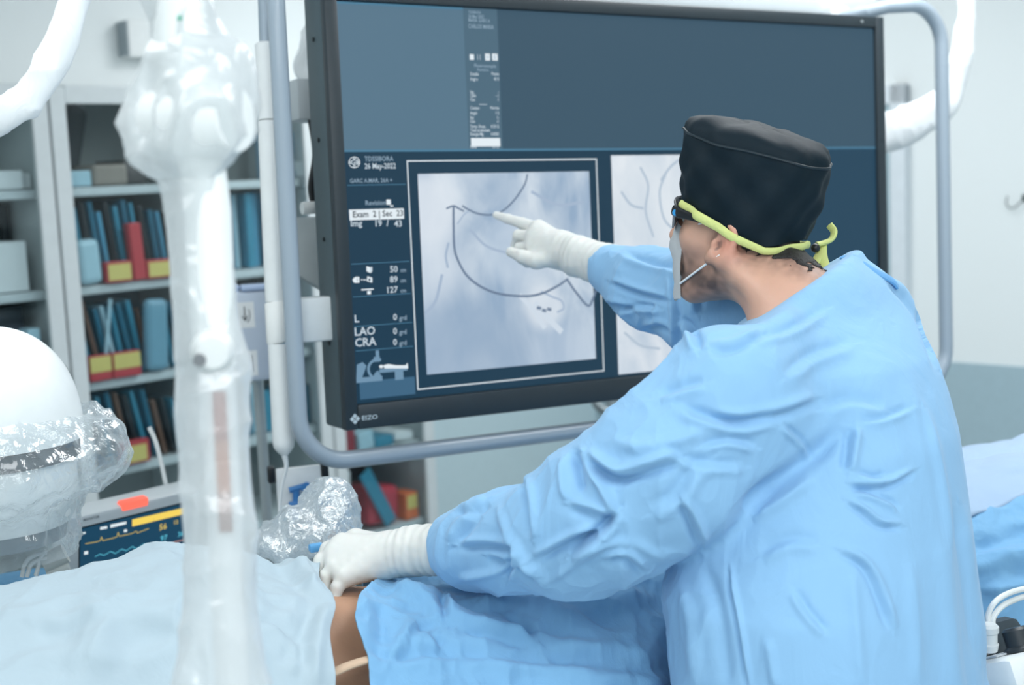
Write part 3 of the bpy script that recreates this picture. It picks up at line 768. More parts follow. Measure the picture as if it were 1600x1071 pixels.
def pring(cx, cy, r0, r1, a0, a1, mi, y=-.002, n=20):
    for k in range(n):
        a, b = a0 + (a1 - a0) * k / n, a0 + (a1 - a0) * (k + 1) / n
        pp([(cx + r0 * math.cos(a), cy + r0 * math.sin(a)), (cx + r1 * math.cos(a), cy + r1 * math.sin(a)), (cx + r1 * math.cos(b), cy + r1 * math.sin(b)), (cx + r0 * math.cos(b), cy + r0 * math.sin(b))], mi, y)
# round monogram badge
pring(553, 254, 8.0, 9.0, 0, 2 * math.pi, 0)
for k in range(4): pring(553 + 6.3 * math.cos(k * math.pi / 2), 254 + 6.3 * math.sin(k * math.pi / 2), 1.2, 2.2, 0, 2 * math.pi, 0, n=8)
# C-arm and patient drawing
pring(590, 577, 13, 17, math.pi * .55, math.pi * 1.6, 3); prect(t, (586, 548), (592, 562), 3, -.002); prect(t, (583, 558), (593, 565), 3, -.0021)
pp([(585, 583), (590, 579), (597, 591), (581, 593)], 3); pp([(557, 570), (566, 566), (572, 572), (564, 594), (556, 594)], 3); prect(t, (556, 591), (597, 595), 3, -.0021)
prect(t, (592, 577), (636, 579), 3, -.002); prect(t, (616, 578), (630, 593), 3, -.002)
disc(595, 573, 3.2, 2.6, 0, -.0022); pp([(598, 571), (606, 569), (618, 571), (633, 571), (636, 567), (637, 576), (600, 576)], 0, -.0022)
build('screen_pictograms', t, [G_wht, G_txt, G_low, G_draw], disp, True, smooth=False)
t = B()
def badge_text(): text_mesh(t, 'GE', mon(547.4, 258)[0], mon(553, 257.6)[1], .0128, 0, -.0022)
badge_text(); build('screen_monogram', t, [G_txt], disp, True, smooth=False)
# maker's mark on the lower bezel
t = B(); bx, bzz = mon(554.5, 655, -.009)
s = .0095
for (dx, dz) in ((0, 1), (1, 0), (0, -1), (-1, 0)):
    c = (bx + dx * s * .56, bzz + dz * s * .56); q = s * .48
    poly(t, [(c[0], -.0096, c[1] + q), (c[0] - q, -.0096, c[1]), (c[0], -.0096, c[1] - q), (c[0] + q, -.0096, c[1])], 0)
text_mesh(t, 'EIZO', bx + .013, bzz - .004, .0115, 0, -.0096, xs=1.25)
build('bezel_badge', t, mat('badge_silver', (190, 204, 210), .4), bez, True, smooth=False)

# grab rail around the display, and the suspension that carries both
rail_m = mat('rail_paint', (156, 170, 182), .28, var=.02, coat=.3)
def monp(px, py, off): x, z = mon(px, py, off); return np.array([x, off, z])
yo = .02
xl = mon(449, 330, yo)[0]; zb_ = mon(700, 699, yo)[1]; xr_ = mon(1475, 330, yo)[0]; ztr = mon(1420, 8, yo)[1]
rr = .09
def arc(cx, cz, r, a0, a1, y0=yo, n=10): return [(cx + r * math.cos(a0 + (a1 - a0) * k / n), y0, cz + r * math.sin(a0 + (a1 - a0) * k / n)) for k in range(n + 1)]
ZT = .50
path = [(xl + .25, .12, ZT + .02), (xl + .22, .06, ZT), (xl + .16, yo, ZT)] + arc(xl + rr, ZT - rr, rr, math.pi / 2, math.pi) + arc(xl + rr, zb_ + rr, rr, math.pi, 1.5 * math.pi) + arc(xr_ - rr, zb_ + rr, rr, -math.pi / 2, 0) + arc(xr_ - rr, ztr - rr, rr, 0, math.pi / 2) + [(xr_ - .15, yo + .02, ztr - .002), (xr_ - .19, .06, ztr - .012), (xr_ - .22, .13, ztr - .02)]
t = B(); tube(t, path, .0162, 18); build('grab_rail', t, rail_m, disp, True)
t = B()
box(t, (0, .13, .02), (.5, .07, .4), None, .01); box(t, (-.05, .19, .0), (1.1, .05, .12), None, .01)
box(t, (xl + .21, .14, ZT - .06), (.06, .08, .2), None, .008); box(t, (xr_ - .22, .14, ztr - .09), (.06, .05, .2), None, .008); box(t, (0, .17, .45), (1.6, .05, .07), None, .008)
build('mounting_frame', t, mat('mount_paint', (206, 214, 218), .4), disp, True)
t = B(); box(t, (-.1, .24, .4), (.12, .12, 1.1), None, .02); build('suspension_column', t, WHITE, disp, True)
# grey arm end and white bracket that show between rail and display
x0, z1 = mon(452, 126, .2); x1, z0 = mon(520, 190, .2)
t = B(); box(t, ((x0 + x1) / 2 + .1, .2, (z0 + z1) / 2), (x1 - x0 + .2, .08, z1 - z0), None, .004); build('arm_cover', t, mat('arm_grey', (196, 204, 208), .5), disp, True)
x0, z1 = mon(458, 466, .06); x1, z0 = mon(520, 531, .06)
t = B(); box(t, ((x0 + x1) / 2, .06, (z0 + z1) / 2), (x1 - x0, .05, z1 - z0), None, .006); build('rail_bracket', t, mat('bracket_white', (222, 228, 230), .4), disp, True)
x0, z1 = mon(455, 340, .24); x1, z0 = mon(520, 462, .24)
t = B(); poly(t, [(x0, .24, z1), (x1, .24, z1), (x1, .24, z0), (x0, .24, z0 + .05)][::-1]); poly(t, [(x0, .27, z1), (x1, .27, z1), (x1, .27, z0), (x0, .27, z0 + .05)])
box(t, ((x0 + x1) / 2, .255, (z0 + z1) / 2 + .01), (x1 - x0 - .004, .028, z1 - z0 - .06)); build('cover_plate', t, mat('cover_plate_grey', (208, 216, 218), .5), disp, True, smooth=False)
x0, z0 = mon(472, 326, .16)
t = B(); tube(t, [(x0, .16, z0), (x0 + .08, .16, z0 + .004)], .012, 14); build('locking_pin', t, OFFWHITE, disp, True)
t = B(); tube(t, curve([(mon(492, 185, .15)[0], .17, mon(492, 185, .15)[1]), (mon(496, 240, .15)[0], .16, mon(496, 240, .15)[1]), (mon(491, 290, .15)[0], .165, mon(491, 290, .15)[1]), (mon(497, 322, .15)[0], .17, mon(497, 322, .15)[1])], 8), .007, 10); build('cable', t, DARK, disp, True)

# ================================================================ THE SURGEON
LEFT = unit([-.66, -.75, 0]); FWD = unit([-.75, .66, 0])
GOWN = cloth('surgical_gown_cloth', (143, 188, 225), .38, 16)
GLOVE = mat('latex_glove', (218, 219, 215), .5, var=.02, scale=20, bump=.12, bscale=45, sss=.08)
CUFFM = mat('glove_cuff_latex', (226, 230, 226), .55, var=.02, scale=20, bump=.3, bscale=60)

# ---- head
HC_ = P(1170, 350, 1.95)
_f0 = unit([-.85, .53, 0]); PT = math.radians(11)
hf = _f0 * math.cos(PT) + np.array([0, 0, math.sin(PT)]); hl = np.cross([0, 0, 1.], _f0); hu = np.cross(hf, hl)
HR = np.stack([hf, hl, hu])                                   # rows: face-forward, left, up
def HW(f, l, u): return HC_ + f * hf + l * hl + u * hu
NECK0 = P(1243, 472, 1.88); NECK1 = HW(-.003, 0, -.05)
def head_field(p):
    q = ((p - HC_.astype(np.float32)) @ HR.T.astype(np.float32))
    d = ell(q, (.007, 0, .026), (.084, .077, .084))
    d = smin(d, ell(q, (.038, 0, -.035), (.056, .060, .085)), .03)
    for s in (1, -1):
        d = smin(d, cone(q, (-.008, s * .056, -.058), (.058, s * .026, -.108), .018, .018), .025)
        d = smin(d, ell(q, (.052, s * .042, -.026), (.026, .020, .020)), .03)
        d = smin(d, ell(q, (.078, s * .030, .018), (.016, .030, .010)), .015)
        d = smax(d, -ell(q, (.096, s * .032, -.002), (.014, .017, .011)), .016)
    d = smin(d, ell(q, (.072, 0, -.112), (.020, .022, .016)), .02)
    d = smin(d, cone(q, (.088, 0, .006), (.108, 0, -.036), .009, .013), .012)
    d = smin(d, ell(q, (.098, .011, -.042), (.010, .009, .008)), .008); d = smin(d, ell(q, (.098, -.011, -.042), (.010, .009, .008)), .008)
    d = smin(d, ell(q, (.088, 0, -.072), (.013, .024, .008)), .01); d = smin(d, ell(q, (.086, 0, -.084), (.012, .020, .008)), .01)
    d = smax(d, -ell(q, (.102, 0, -.0775), (.012, .026, .0022)), .004)
    for s in (1, -1):       # ears
        e = q.copy(); e[:, 1] *= s
        e = e - np.array([.003, .078, -.027], np.float32)
        a, b = math.radians(-18), math.radians(15)
        x = e[:, 0] * math.cos(a) - e[:, 2] * math.sin(a); z = e[:, 0] * math.sin(a) + e[:, 2] * math.cos(a); y = e[:, 1]
        y, x = y + x * math.tan(b) , x
        ee = np.stack([x, y, z], 1)
        plate = ell(ee, (0, 0, 0), (.019, .0055, .030))
        ang = np.linspace(-2.3, 1.9, 12); rim = [(-.0165 * math.cos(t_) * 1.0, .003, .027 * math.sin(t_) + .004) for t_ in ang]
        r_ = chain(ee, rim, [.0042] * 12, .002)
        ear = smin(plate, r_, .006)
        ear = smax(ear, -ell(ee, (.003, .007, -.004), (.0085, .008, .013)), .004)
        ear = smin(ear, ell(ee, (.010, .003, -.026), (.008, .005, .010)), .006)
        ear = smin(ear, ell(ee, (.014, .003, -.004), (.004, .004, .007)), .004)
        d = smin(d, ear, .007)
    d = smin(d, cone(p, NECK0, NECK1, .056, .054), .03)
    d = smin(d, cone(p, P(1244, 458, 1.925), HW(-.032, 0, -.058), .046, .041), .03)
    d = smin(d, cone(p, HW(-.012, .066, -.052), P(1215, 480, 1.84), .017, .017), .02)
    d = smin(d, chain(p, [P(1190, 590, 1.80), P(1258, 530, 1.87), P(1345, 560, 1.95)], [.05, .06, .045], .04), .05)
    return d
v, f_ = nets(head_field, HW(0, 0, 0) - np.array([.30, .30, .42]), HW(0, 0, 0) + np.array([.34, .26, .16]), .0034)
# ---- the rest of the body under the gown, one coarser shell merged into the same mesh
SH_N, SH_F = P(1152, 622, 1.70), P(1350, 530, 1.98)
EL_N, WR_N = P(925, 812, 1.735), P(640, 858, 1.935)
EL_F, WR_F = P(1100, 478, 2.14), P(900, 397, 2.385)
ctr = P(1292, 760, 1.80); HIP = np.array([ctr[0], ctr[1], .92])
feet = [HIP + LEFT * s * .12 for s in (1, -1)]
def low_field(p):
    d = chain(p, [P(1262, 640, 1.86), P(1288, 720, 1.83), HIP], [.09, .115, .125], .05)
    d = smin(d, chain(p, [P(1255, 580, 1.86), SH_N, EL_N, WR_N], [.06, .045, .030, .017], .04), .05)
    d = smin(d, chain(p, [P(1262, 580, 1.88), SH_F, EL_F, WR_F], [.06, .035, .030, .017], .04), .05)
    for i, c in enumerate(feet):
        k = np.array([c[0], c[1], .48]); a = np.array([c[0], c[1], .09])
        d = smin(d, chain(p, [HIP + LEFT * (.09 if i == 0 else -.09) - np.array([0, 0, .05]), k, a], [.085, .058, .042], .03), .04)
        d = smin(d, cone(p, a - np.array([0, 0, .05]), a + FWD * .15 - np.array([0, 0, .06]), .036, .028), .03)
    return d
v2, f2 = nets(low_field, (-.2, 1.3, 0), (1.0, 2.6, 1.5), .014)
me = mesh_of('surgeon_body', np.concatenate([v, v2]), np.concatenate([f_, f2 + len(v)]))
skin = mat('skin', (214, 168, 146), .5, var=.07, scale=25, bump=.12, bscale=220, sss=.12)
def add_attr(me, name, val):
    a = me.attributes.new(name, 'FLOAT', 'POINT'); a.data.foreach_set('value', np.asarray(val, np.float32))
co = co_of(me); q = (co - HC_) @ HR.T
jaw = np.clip(1 - np.abs(q[:, 2] + .085) / .055, 0, 1) * np.clip((q[:, 0] + .02) / .03, 0, 1)
side = np.clip(1 - np.abs(q[:, 0] - .014) / .02, 0, 1) * np.clip(1 - np.abs(q[:, 2] + .03) / .06, 0, 1) * (np.abs(q[:, 1]) > .05) * (np.abs(q[:, 1]) < .078)
beard = np.clip(np.maximum(jaw, side * .9) * (1 + .5 * vn(co * 90, 3)), 0, 1)
crop = np.clip((q[:, 2] + .058 + .004 * vn(co * 60, 5)) / .030, 0, 1) * np.clip((-.016 - q[:, 0]) / .010, 0, 1) * (q[:, 2] < .05)
crop = crop * (.75 + .35 * vn(co * 160, 8))
beard = np.clip(np.maximum(beard, crop), 0, 1)
add_attr(me, 'beard', beard)
flush = np.clip(1 - np.linalg.norm(q - np.array([-.008, .085, -.022]), axis=1) / .04, 0, 1)
add_attr(me, 'flush', flush)
nt = skin.node_tree; b_ = nt.nodes['Principled BSDF']; prev = b_.inputs['Base Color'].links[0].from_socket
for nm, colr, amt in (('flush', (214, 140, 120), .7), ('beard', (58, 52, 54), .85)):
    at = nt.nodes.new('ShaderNodeAttribute'); at.attribute_name = nm
    ml = nt.nodes.new('ShaderNodeMath'); ml.operation = 'MULTIPLY'; ml.inputs[1].default_value = amt
    mx = nt.nodes.new('ShaderNodeMix'); mx.data_type = 'RGBA'; mx.inputs['B'].default_value = srgb(*colr)
    nt.links.new(at.outputs['Fac'], ml.inputs[0]); nt.links.new(ml.outputs[0], mx.inputs['Factor']); nt.links.new(prev, mx.inputs['A'])
    prev = mx.outputs['Result']
nt.links.new(prev, b_.inputs['Base Color'])
surgeon = put('person', me, skin, None, origin=(HIP[0], HIP[1], 0.0))
tag(surgeon, 'person in blue gown and black cap pointing at the display, other hand on the patient', 'person')

# eyes
for s in (1, -1):
    t = B(); bmesh.ops.create_uvsphere(t, u_segments=16, v_segments=10, radius=.012, matrix=Matrix.Translation(Vector(HW(.080, s * .031, -.002))))
    build('eye', t, mat('eye_white', (225, 225, 220), .2), surgeon)

# ---- hair at the nape and temples
def hair_field(p):
    q = ((p - HC_.astype(np.float32)) @ HR.T.astype(np.float32))
    d = head_field(p) - .0018
    n_ = .006 * vn(p.astype(float) * 150, 2)
    nape = np.maximum(np.maximum(-.031 + .10 * (q[:, 0] + .06) - q[:, 2] + n_, q[:, 2] - .02), q[:, 0] + .022 + n_)
    return np.maximum(d, nape)
hv, hq = nets(hair_field, HC_ - .15, HC_ + .15, .0034)
me = mesh_of('hair', hv, hq)
put('hair', me, mat('dark_hair', (30, 27, 28), .6, var=.35, scale=260, bump=.6, bscale=320), surgeon)

# ---- cap
capm = mat('black_cap_cloth', (8, 28, 38), .65, var=.3, scale=5, bump=.45, bscale=22, spec=.22)
def cap_ring(ph, k, top=False):
    """k 0..1 from the lower edge to the crown seam"""
    c, s = math.cos(ph), math.sin(ph)
    dg_ = abs((math.degrees(ph) + 180) % 360 - 180)
    ub = float(np.interp(dg_, [0, 25, 45, 60, 75, 90, 100, 130, 160, 180], [.036, .028, .017, .013, .0095, 0, -.007, -.019, -.010, -.006]))
    ut = .108 + .012 * c
    u = ub + (ut - ub) * k
    puff = 1 + .030 * math.sin(k * math.pi) + .028 * k
    a, l = (.096 + .010 * k) * puff, (.085 + .005 * k) * puff
    w = .0030 * math.sin(5 * ph + 9 * k) * math.sin(3.0 * k + ph * 2) + .0022 * math.sin(11 * ph - 7 * k)
    return HW(.0095 - .004 * k + (a + w) * c, (l + w) * s, u + .002 * math.sin(4 * ph) * k)
NP, NK = 96, 16
t = B(); rings = []
for k in range(NK + 1):
    rings.append([t.verts.new(cap_ring(i * 2 * math.pi / NP, k / NK)) for i in range(NP)])
cent = HW(.0055, 0, .109)
for j, (fr, up) in enumerate(((.985, .009), (.94, .018), (.84, .025), (.66, .030), (.42, .032), (.18, .032))):
    rg = []
    for i in range(NP):
        ph = i * 2 * math.pi / NP; e = cap_ring(ph, 1.0); w = .0028 * math.sin(3 * ph + 2 * j) * (1 - fr) + .0016 * math.sin(7 * ph + j) * fr
        rg.append(t.verts.new(cent + (e - cent) * fr + hu * (up + w)))
    rings.append(rg)
for a, b in zip(rings, rings[1:]):
    for i in range(NP): t.faces.new([a[i], a[(i + 1) % NP], b[(i + 1) % NP], b[i]])
t.faces.new(rings[-1])
# turn-in of the lower edge
inn = [t.verts.new(cap_ring(i * 2 * math.pi / NP, 0) + (HW(.009, 0, .02) - cap_ring(i * 2 * math.pi / NP, 0)) * .05) for i in range(NP)]
for i in range(NP): t.faces.new([inn[i], inn[(i + 1) % NP], rings[0][(i + 1) % NP], rings[0][i]])
cap = build('scrub_cap', t, capm, surgeon)
t = B(); tube(t, [cap_ring(i * 2 * math.pi / 64, 1.0) + hu * .0015 for i in range(65)], .0022, 8, caps=False)
build('crown_seam', t, mat('cap_seam', (14, 34, 44), .5), cap)

# ---- strap and glasses
strap_m = mat('yellow_green_strap', (214, 222, 140), .7, var=.06, scale=80, bump=.3, bscale=200)
def strap_pt(ph):
    c, s = math.cos(ph), math.sin(ph)
    e = cap_ring(ph, .0)
    return HW(.009, 0, 0) + ((e - HW(.009, 0, 0)) @ hf * 1.035) * hf + ((e - HW(.009, 0, 0)) @ hl * (1.04 + .05 * math.exp(-((abs(math.degrees(ph if ph < math.pi else ph - 2 * math.pi)) - 72) / 18) ** 2))) * hl + ((e - HC_) @ hu - .002 - .006 * max(0, -c)) * hu
sp = [strap_pt(p) for p in np.linspace(.72, 2 * math.pi - .72, 70)]
t = B(); tube(t, sp, [.0075, .0072, .0068, .0062, .0056, .0052, .0056, .006, .0056, .0052, .0056, .0062, .0068, .0072, .0075], 12, flat=(1.0, .5), ref=hu)
strap = build('head_strap', t, strap_m, surgeon)
kn = P(1287, 380, 1.975)
t = B()
tube(t, curve([P(1296, 352, 1.98), P(1303, 362, 1.975), P(1299, 374, 1.97), P(1286, 380, 1.968), P(1276, 382, 1.966)], 8), .006, 10, flat=(1, .6), ref=hu)
tube(t, curve([kn, P(1279, 400, 1.965), P(1270, 418, 1.955), P(1266, 430, 1.95)], 8), [.005, .007, .008, .008], 10, flat=(.35, 1))
tube(t, curve([kn, P(1286, 396, 1.965), P(1288, 410, 1.96), P(1291, 418, 1.955)], 8), [.005, .006, .007, .007], 10, flat=(.35, 1))
tube(t, curve([kn, P(1282, 398, 1.975), P(1278, 414, 1.97), P(1276, 424, 1.965)], 8), [.005, .006, .007, .006], 10, flat=(.35, 1))
build('strap_tails', t, strap_m, surgeon)
t = B(); bmesh.ops.create_uvsphere(t, u_segments=14, v_segments=10, radius=.007, matrix=Matrix.Translation(Vector(P(1274, 388, 1.962)))); build('strap_toggle', t, DARK, surgeon)
lens_m = mat('dark_blue_lens', (14, 34, 58), .08, var=.2, scale=20, spec=.8, coat=.6)
def lens_pt(l, u): return HW(.112 - 5.2 * l * l - .10 * abs(u), l, u)
t = B(); NL = 28; g = []
for i in range(NL + 1):
    l = -.070 + .14 * i / NL; e = abs(l) / .07; uh = .021 * (1 - .35 * e ** 3); un = -.025 * (1 - .35 * e ** 2) * (.55 + .45 * min(1, abs(l) / .02))
    g.append([t.verts.new(lens_pt(l, un + (uh - un) * j / 6)) for j in range(7)])
for i in range(NL):
    for j in range(6): t.faces.new([g[i][j], g[i + 1][j], g[i + 1][j + 1], g[i][j + 1]])
bmesh.ops.solidify(t, geom=t.faces[:], thickness=.0022)
gl = build('glasses', t, lens_m, surgeon)
fr_m = mat('glasses_frame', (16, 20, 26), .3)
t = B()
for s in (1, -1): tube(t, curve([HW(.090, s * .069, .008), HW(.076, s * .078, .007), HW(.05, s * .0815, .004), HW(.02, s * .083, .0)], 8), [.008, .0075, .005, .003], 10, flat=(1, .45), ref=hu)
tube(t, [lens_pt(l, .021 * (1 - .35 * (abs(l) / .07) ** 3)) for l in np.linspace(-.071, .071, 24)], .0026, 8)
build('frame', t, fr_m, gl)
t = B(); lathe(t, [(0, 0), (.0048, 0), (.004, .001), (0, .0012)], HW(.083, .0775, .006), frame3(hu, hl), 14); build('blue_badge', t, mat('bright_blue_badge', (52, 150, 214), .3), gl)

# ---- face mask and its loops
mask_m = mat('mask_paper', (240, 244, 246), .75, bump=.15, bscale=90)
t = B(); g = []; NA, NU = 30, 14
for i in range(NA + 1):
    an = math.radians(-47 + 94 * i / NA); row = []
    for j in range(NU + 1):
        k = j / NU; u = -.010 - .125 * k
        bulge = .014 * math.exp(-((k - .28) / .22) ** 2) * math.exp(-(an / .42) ** 2)
        rf = .100 + bulge - .020 * max(0, k - .5) ** 1.2; rl = .066 - .016 * k
        edge = abs(i / NA - .5) * 2
        row.append(t.verts.new(HW(.004 + rf * math.cos(an) ** .8 + .0018 * math.sin(k * 22) * (1 - edge), rl * math.sin(an) * 1.06, u + .020 * edge * (k - .35))))
    g.append(row)
for i in range(NA):
    for j in range(NU): t.faces.new([g[i][j], g[i + 1][j], g[i + 1][j + 1], g[i][j + 1]])
ed = [[tuple(v_.co) for v_ in g[NA]], [tuple(v_.co) for v_ in g[0]]]
bmesh.ops.solidify(t, geom=t.faces[:], thickness=.0018)
mask = build('face_mask', t, mask_m, surgeon)
for s, e in ((1, ed[0]), (-1, ed[1])):
    t = B()
    tube(t, curve([e[1], HW(.040, s * .073, .0), HW(.022, s * .083, .012), HW(.006, s * .083, .020)], 8), .0017, 8)
    tube(t, curve([e[NU - 3], HW(.03, s * .070, -.062), HW(.012, s * .082, -.048), HW(.002, s * .085, -.040)], 8), .0017, 8)
    build('ear_loop', t, mask_m, mask)

# ---- gown
sl = [(1200, 1325, 262, 1.80), (1071, 1295, 240, 1.80), (980, 1287, 240, 1.80), (900, 1280, 238, 1.80), (830, 1290, 225, 1.805), (760, 1298, 209, 1.81), (680, 1300, 196, 1.82), (620, 1296, 184, 1.84), (560, 1288, 170, 1.86), (510, 1292, 140, 1.89), (470, 1290, 108, 1.91), (435, 1296, 78, 1.93), (405, 1303, 40, 1.94)]
TS = []
for y, xc, hw, d in sl:
    c = P(xc, y, d); a = hw * d / F / .892; TS.append((c[2], c[0], c[1], a, a * .80))
z0 = .36
TS.insert(0, (z0, TS[0][1] + .01, TS[0][2] - .01, TS[0][3] * 1.05, TS[0][4] * 1.05))
TS = np.array(TS)
cuff_n, cuff_f = P(697, 856, 1.915), P(946, 416, 2.335)
nk_n = R_CW @ unit([-.53, .85, 0]); nk_p = P(1232, 462, 1.86)
NECK_SKIN = lambda p, g: smin(smin(cone(p, NECK0, NECK1, .056 + g, .054 + g), cone(p, P(1244, 458, 1.925), HW(-.032, 0, -.058), .046 + g, .041 + g), .03), chain(p, [P(1190, 590, 1.80), P(1258, 530, 1.87), P(1345, 560, 1.95)], [.05 + g, .06 + g, .045 + g], .04), .05)
# collar plane: rises from the throat to the nape
def gown_field(p):
    z = p[:, 2]
    cx = np.interp(z, TS[:, 0], TS[:, 1]); cy = np.interp(z, TS[:, 0], TS[:, 2]); a = np.interp(z, TS[:, 0], TS[:, 3]); b = np.interp(z, TS[:, 0], TS[:, 4])
    dx, dy = p[:, 0] - cx, p[:, 1] - cy
    l = dx * LEFT[0] + dy * LEFT[1]; w = dx * FWD[0] + dy * FWD[1]
    d = ((np.abs(l / a) ** 2.3 + np.abs(w / b) ** 2.3) ** (1 / 2.3) - 1) * np.minimum(a, b)
    d = np.maximum(d, np.maximum(z - TS[-1, 0] - .012, z0 - z))
    d = smin(d, chain(p, [P(1238, 532, 1.85), P(1180, 574, 1.76), P(1142, 622, 1.70)], [.060, .076, .094], .05), .06)
    d = smin(d, chain(p, [P(1290, 470, 1.90), P(1352, 512, 1.975)], [.06, .062], .04), .06)
    d = smin(d, NECK_SKIN(p, .011), .035)
    d = smax(d, ((p - nk_p.astype(np.float32)) @ nk_n.astype(np.float32)), .006)
    arm = chain(p, [P(1142, 622, 1.70), P(1050, 728, 1.695), P(955, 795, 1.725), P(900, 828, 1.755), P(800, 846, 1.835), P(742, 854, 1.88), P(690, 857, 1.92)],
                [.094, .097, .092, .083, .066, .054, .043], .03)
    ax = unit(cuff_n - P(800, 846, 1.835)); arm = smax(arm, (p - cuff_n.astype(np.float32)) @ ax.astype(np.float32), .004)
    d = smin(d, arm, .022)
    far = chain(p, [P(1352, 512, 1.975), P(1240, 515, 2.05), P(1110, 478, 2.14), P(1020, 450, 2.24), P(940, 414, 2.34)], [.062, .080, .083, .064, .041], .03)
    ax2 = unit(cuff_f - P(1020, 450, 2.24)); far = smax(far, (p - cuff_f.astype(np.float32)) @ ax2.astype(np.float32), .004)
    return smin(d, far, .03)
gv, gf = nets(gown_field, (-.20, 1.30, z0 - .02), (.86, 2.46, 1.60), .0092)
me = subdiv(mesh_of('gown', gv, gf), 2)
co = co_of(me); no = no_of(me)
FOLD = [  # near sleeve
    ([(897, 706), (901, 735), (908, 768)], -9, 9, 'r'), ([(909, 704), (924, 737), (944, 766), (964, 804)], 9, 10, 'r'), ([(884, 716), (880, 750), (884, 782)], 5, 9, 'r'),
    ([(915, 712), (944, 732), (972, 742), (1017, 730), (1062, 714)], -9, 10, 's'), ([(968, 800), (950, 824), (927, 842), (890, 868)], -9, 10, 's'),
    ([(838, 872), (882, 848), (915, 834), (940, 838)], -6, 8, 's'), ([(712, 853), (756, 850), (808, 855)], -5, 8, 's'), ([(808, 852), (806, 876), (795, 905)], -6, 8, 's'),
    ([(716, 905), (760, 898), (800, 884)], 6, 9, 'r'), ([(779, 790), (790, 818), (800, 840), (818, 866), (853, 915)], 7, 10, 'r'), ([(822, 750), (828, 790), (834, 840)], -6, 8, 's'),
    ([(746, 800), (722, 824), (706, 850)], 5, 9, 's'), ([(762, 782), (740, 796), (716, 800)], 4, 7, 's'), ([(853, 912), (905, 876), (950, 848), (985, 846)], 5, 10, 'r'),
    ([(940, 876), (966, 866), (985, 872), (1010, 896)], -4, 8, 's'), ([(1020, 800), (1060, 776), (1085, 742), (1110, 720)], 4, 14, 's'), ([(1066, 784), (1082, 812), (1096, 846)], -6, 8, 's'),
    ([(960, 690), (1000, 700), (1060, 690), (1110, 672)], 5, 14, 'r'), ([(1030, 620), (1060, 612), (1100, 600)], 4, 10, 's'), ([(1065, 640), (1090, 652), (1150, 664), (1210, 652)], 6, 11, 's'),
    ([(986, 846), (1040, 868), (1090, 846)], 4, 14, 'r'), ([(890, 790), (930, 800), (960, 812)], -4, 9, 's'), ([(760, 870), (800, 878), (840, 896)], -4, 8, 's'),
    ([(1030, 700), (1090, 726), (1160, 730)], 3, 10, 's'), ([(1095, 700), (1140, 690), (1180, 700)], 3, 8, 's'),
    # shoulder and back
    ([(1110, 650), (1160, 655), (1206, 646), (1272, 625)], -5, 10, 's'), ([(1160, 795), (1200, 766), (1239, 738), (1280, 704), (1318, 668)], -13, 20, 'r'),
    ([(1176, 812), (1226, 780), (1270, 746)], 6, 16, 'r'), ([(1334, 668), (1330, 700), (1325, 736)], -6, 9, 's'), ([(1328, 756), (1360, 760), (1390, 756), (1428, 736)], -4, 6, 's'),
    ([(1330, 770), (1356, 772), (1392, 788), (1402, 800)], 3.5, 6, 's'), ([(1325, 784), (1350, 800), (1374, 818), (1408, 822)], -4, 6, 's'), ([(1340, 740), (1366, 748), (1384, 744)], 3, 6, 's'),
    ([(1314, 862), (1340, 874), (1358, 892), (1376, 930), (1394, 985)], -4.5, 8, 's'), ([(1220, 664), (1250, 690), (1274, 714)], 3, 6, 's'), ([(1240, 925), (1262, 960), (1290, 990)], 3, 8, 's'),
    ([(1140, 888), (1150, 950), (1160, 1010), (1168, 1075)], -4, 5, 's'), ([(1098, 880), (1120, 940), (1130, 1010), (1140, 1075)], -5, 16, 'r'), ([(1066, 910), (1080, 980), (1090, 1071)], 5, 14, 'r'),
    ([(1392, 440), (1418, 464), (1440, 496), (1456, 536), (1468, 576)], -6, 6, 's'), ([(1420, 600), (1450, 700), (1470, 820), (1482, 960), (1490, 1075)], 5, 18, 'r'), ([(1498, 790), (1512, 890), (1530, 1030)], -4, 9, 's'),
    ([(1440, 640), (1462, 740), (1478, 860)], -3, 9, 's'), ([(1200, 1000), (1206, 1040), (1212, 1075)], 4, 12, 'r'), ([(1330, 900), (1338, 980), (1344, 1071)], 4, 14, 'r'), ([(1420, 880), (1428, 960), (1436, 1071)], 3.5, 14, 'r'),
    ([(1230, 590), (1270, 560), (1330, 540)], 3, 12, 's'), ([(1180, 530), (1230, 520), (1290, 486)], 3, 9, 's'), ([(1110, 545), (1150, 540), (1190, 520)], -4, 8, 's'), ([(1290, 640), (1330, 630), (1380, 640)], 3, 12, 's'),
    ([(1345, 660), (1380, 656), (1420, 640)], 2.5, 7, 's'), ([(1190, 870), (1230, 850), (1280, 850)], 3, 12, 's'),
    # far sleeve
    ([(955, 440), (1000, 456), (1048, 468)], -5, 6, 's'), ([(975, 400), (1010, 412), (1060, 424)], 4, 7, 's'), ([(950, 470), (985, 482), (1000, 486)], -4, 6, 's'), ([(1046, 430), (1054, 470), (1058, 540)], 4, 6, 's'),
    ([(968, 486), (1006, 482), (1030, 484)], 4, 6, 's'), ([(1020, 476), (1022, 505)], -3, 5, 's'), ([(1004, 512), (1030, 508), (1050, 516)], -3, 6, 's'), ([(1062, 500), (1080, 520), (1088, 548)], 5, 8, 's'), ([(1070, 420), (1086, 450), (1092, 490)], 4, 8, 's'),
]
co = strokes(co, no, [(a, b * 1.35, c * .72, d) for a, b, c, d in FOLD])
rel = (co - HIP) @ np.stack([LEFT, FWD, np.array([0, 0, 1])]).T
low = np.clip((1.08 - co[:, 2]) / .35, 0, 1)
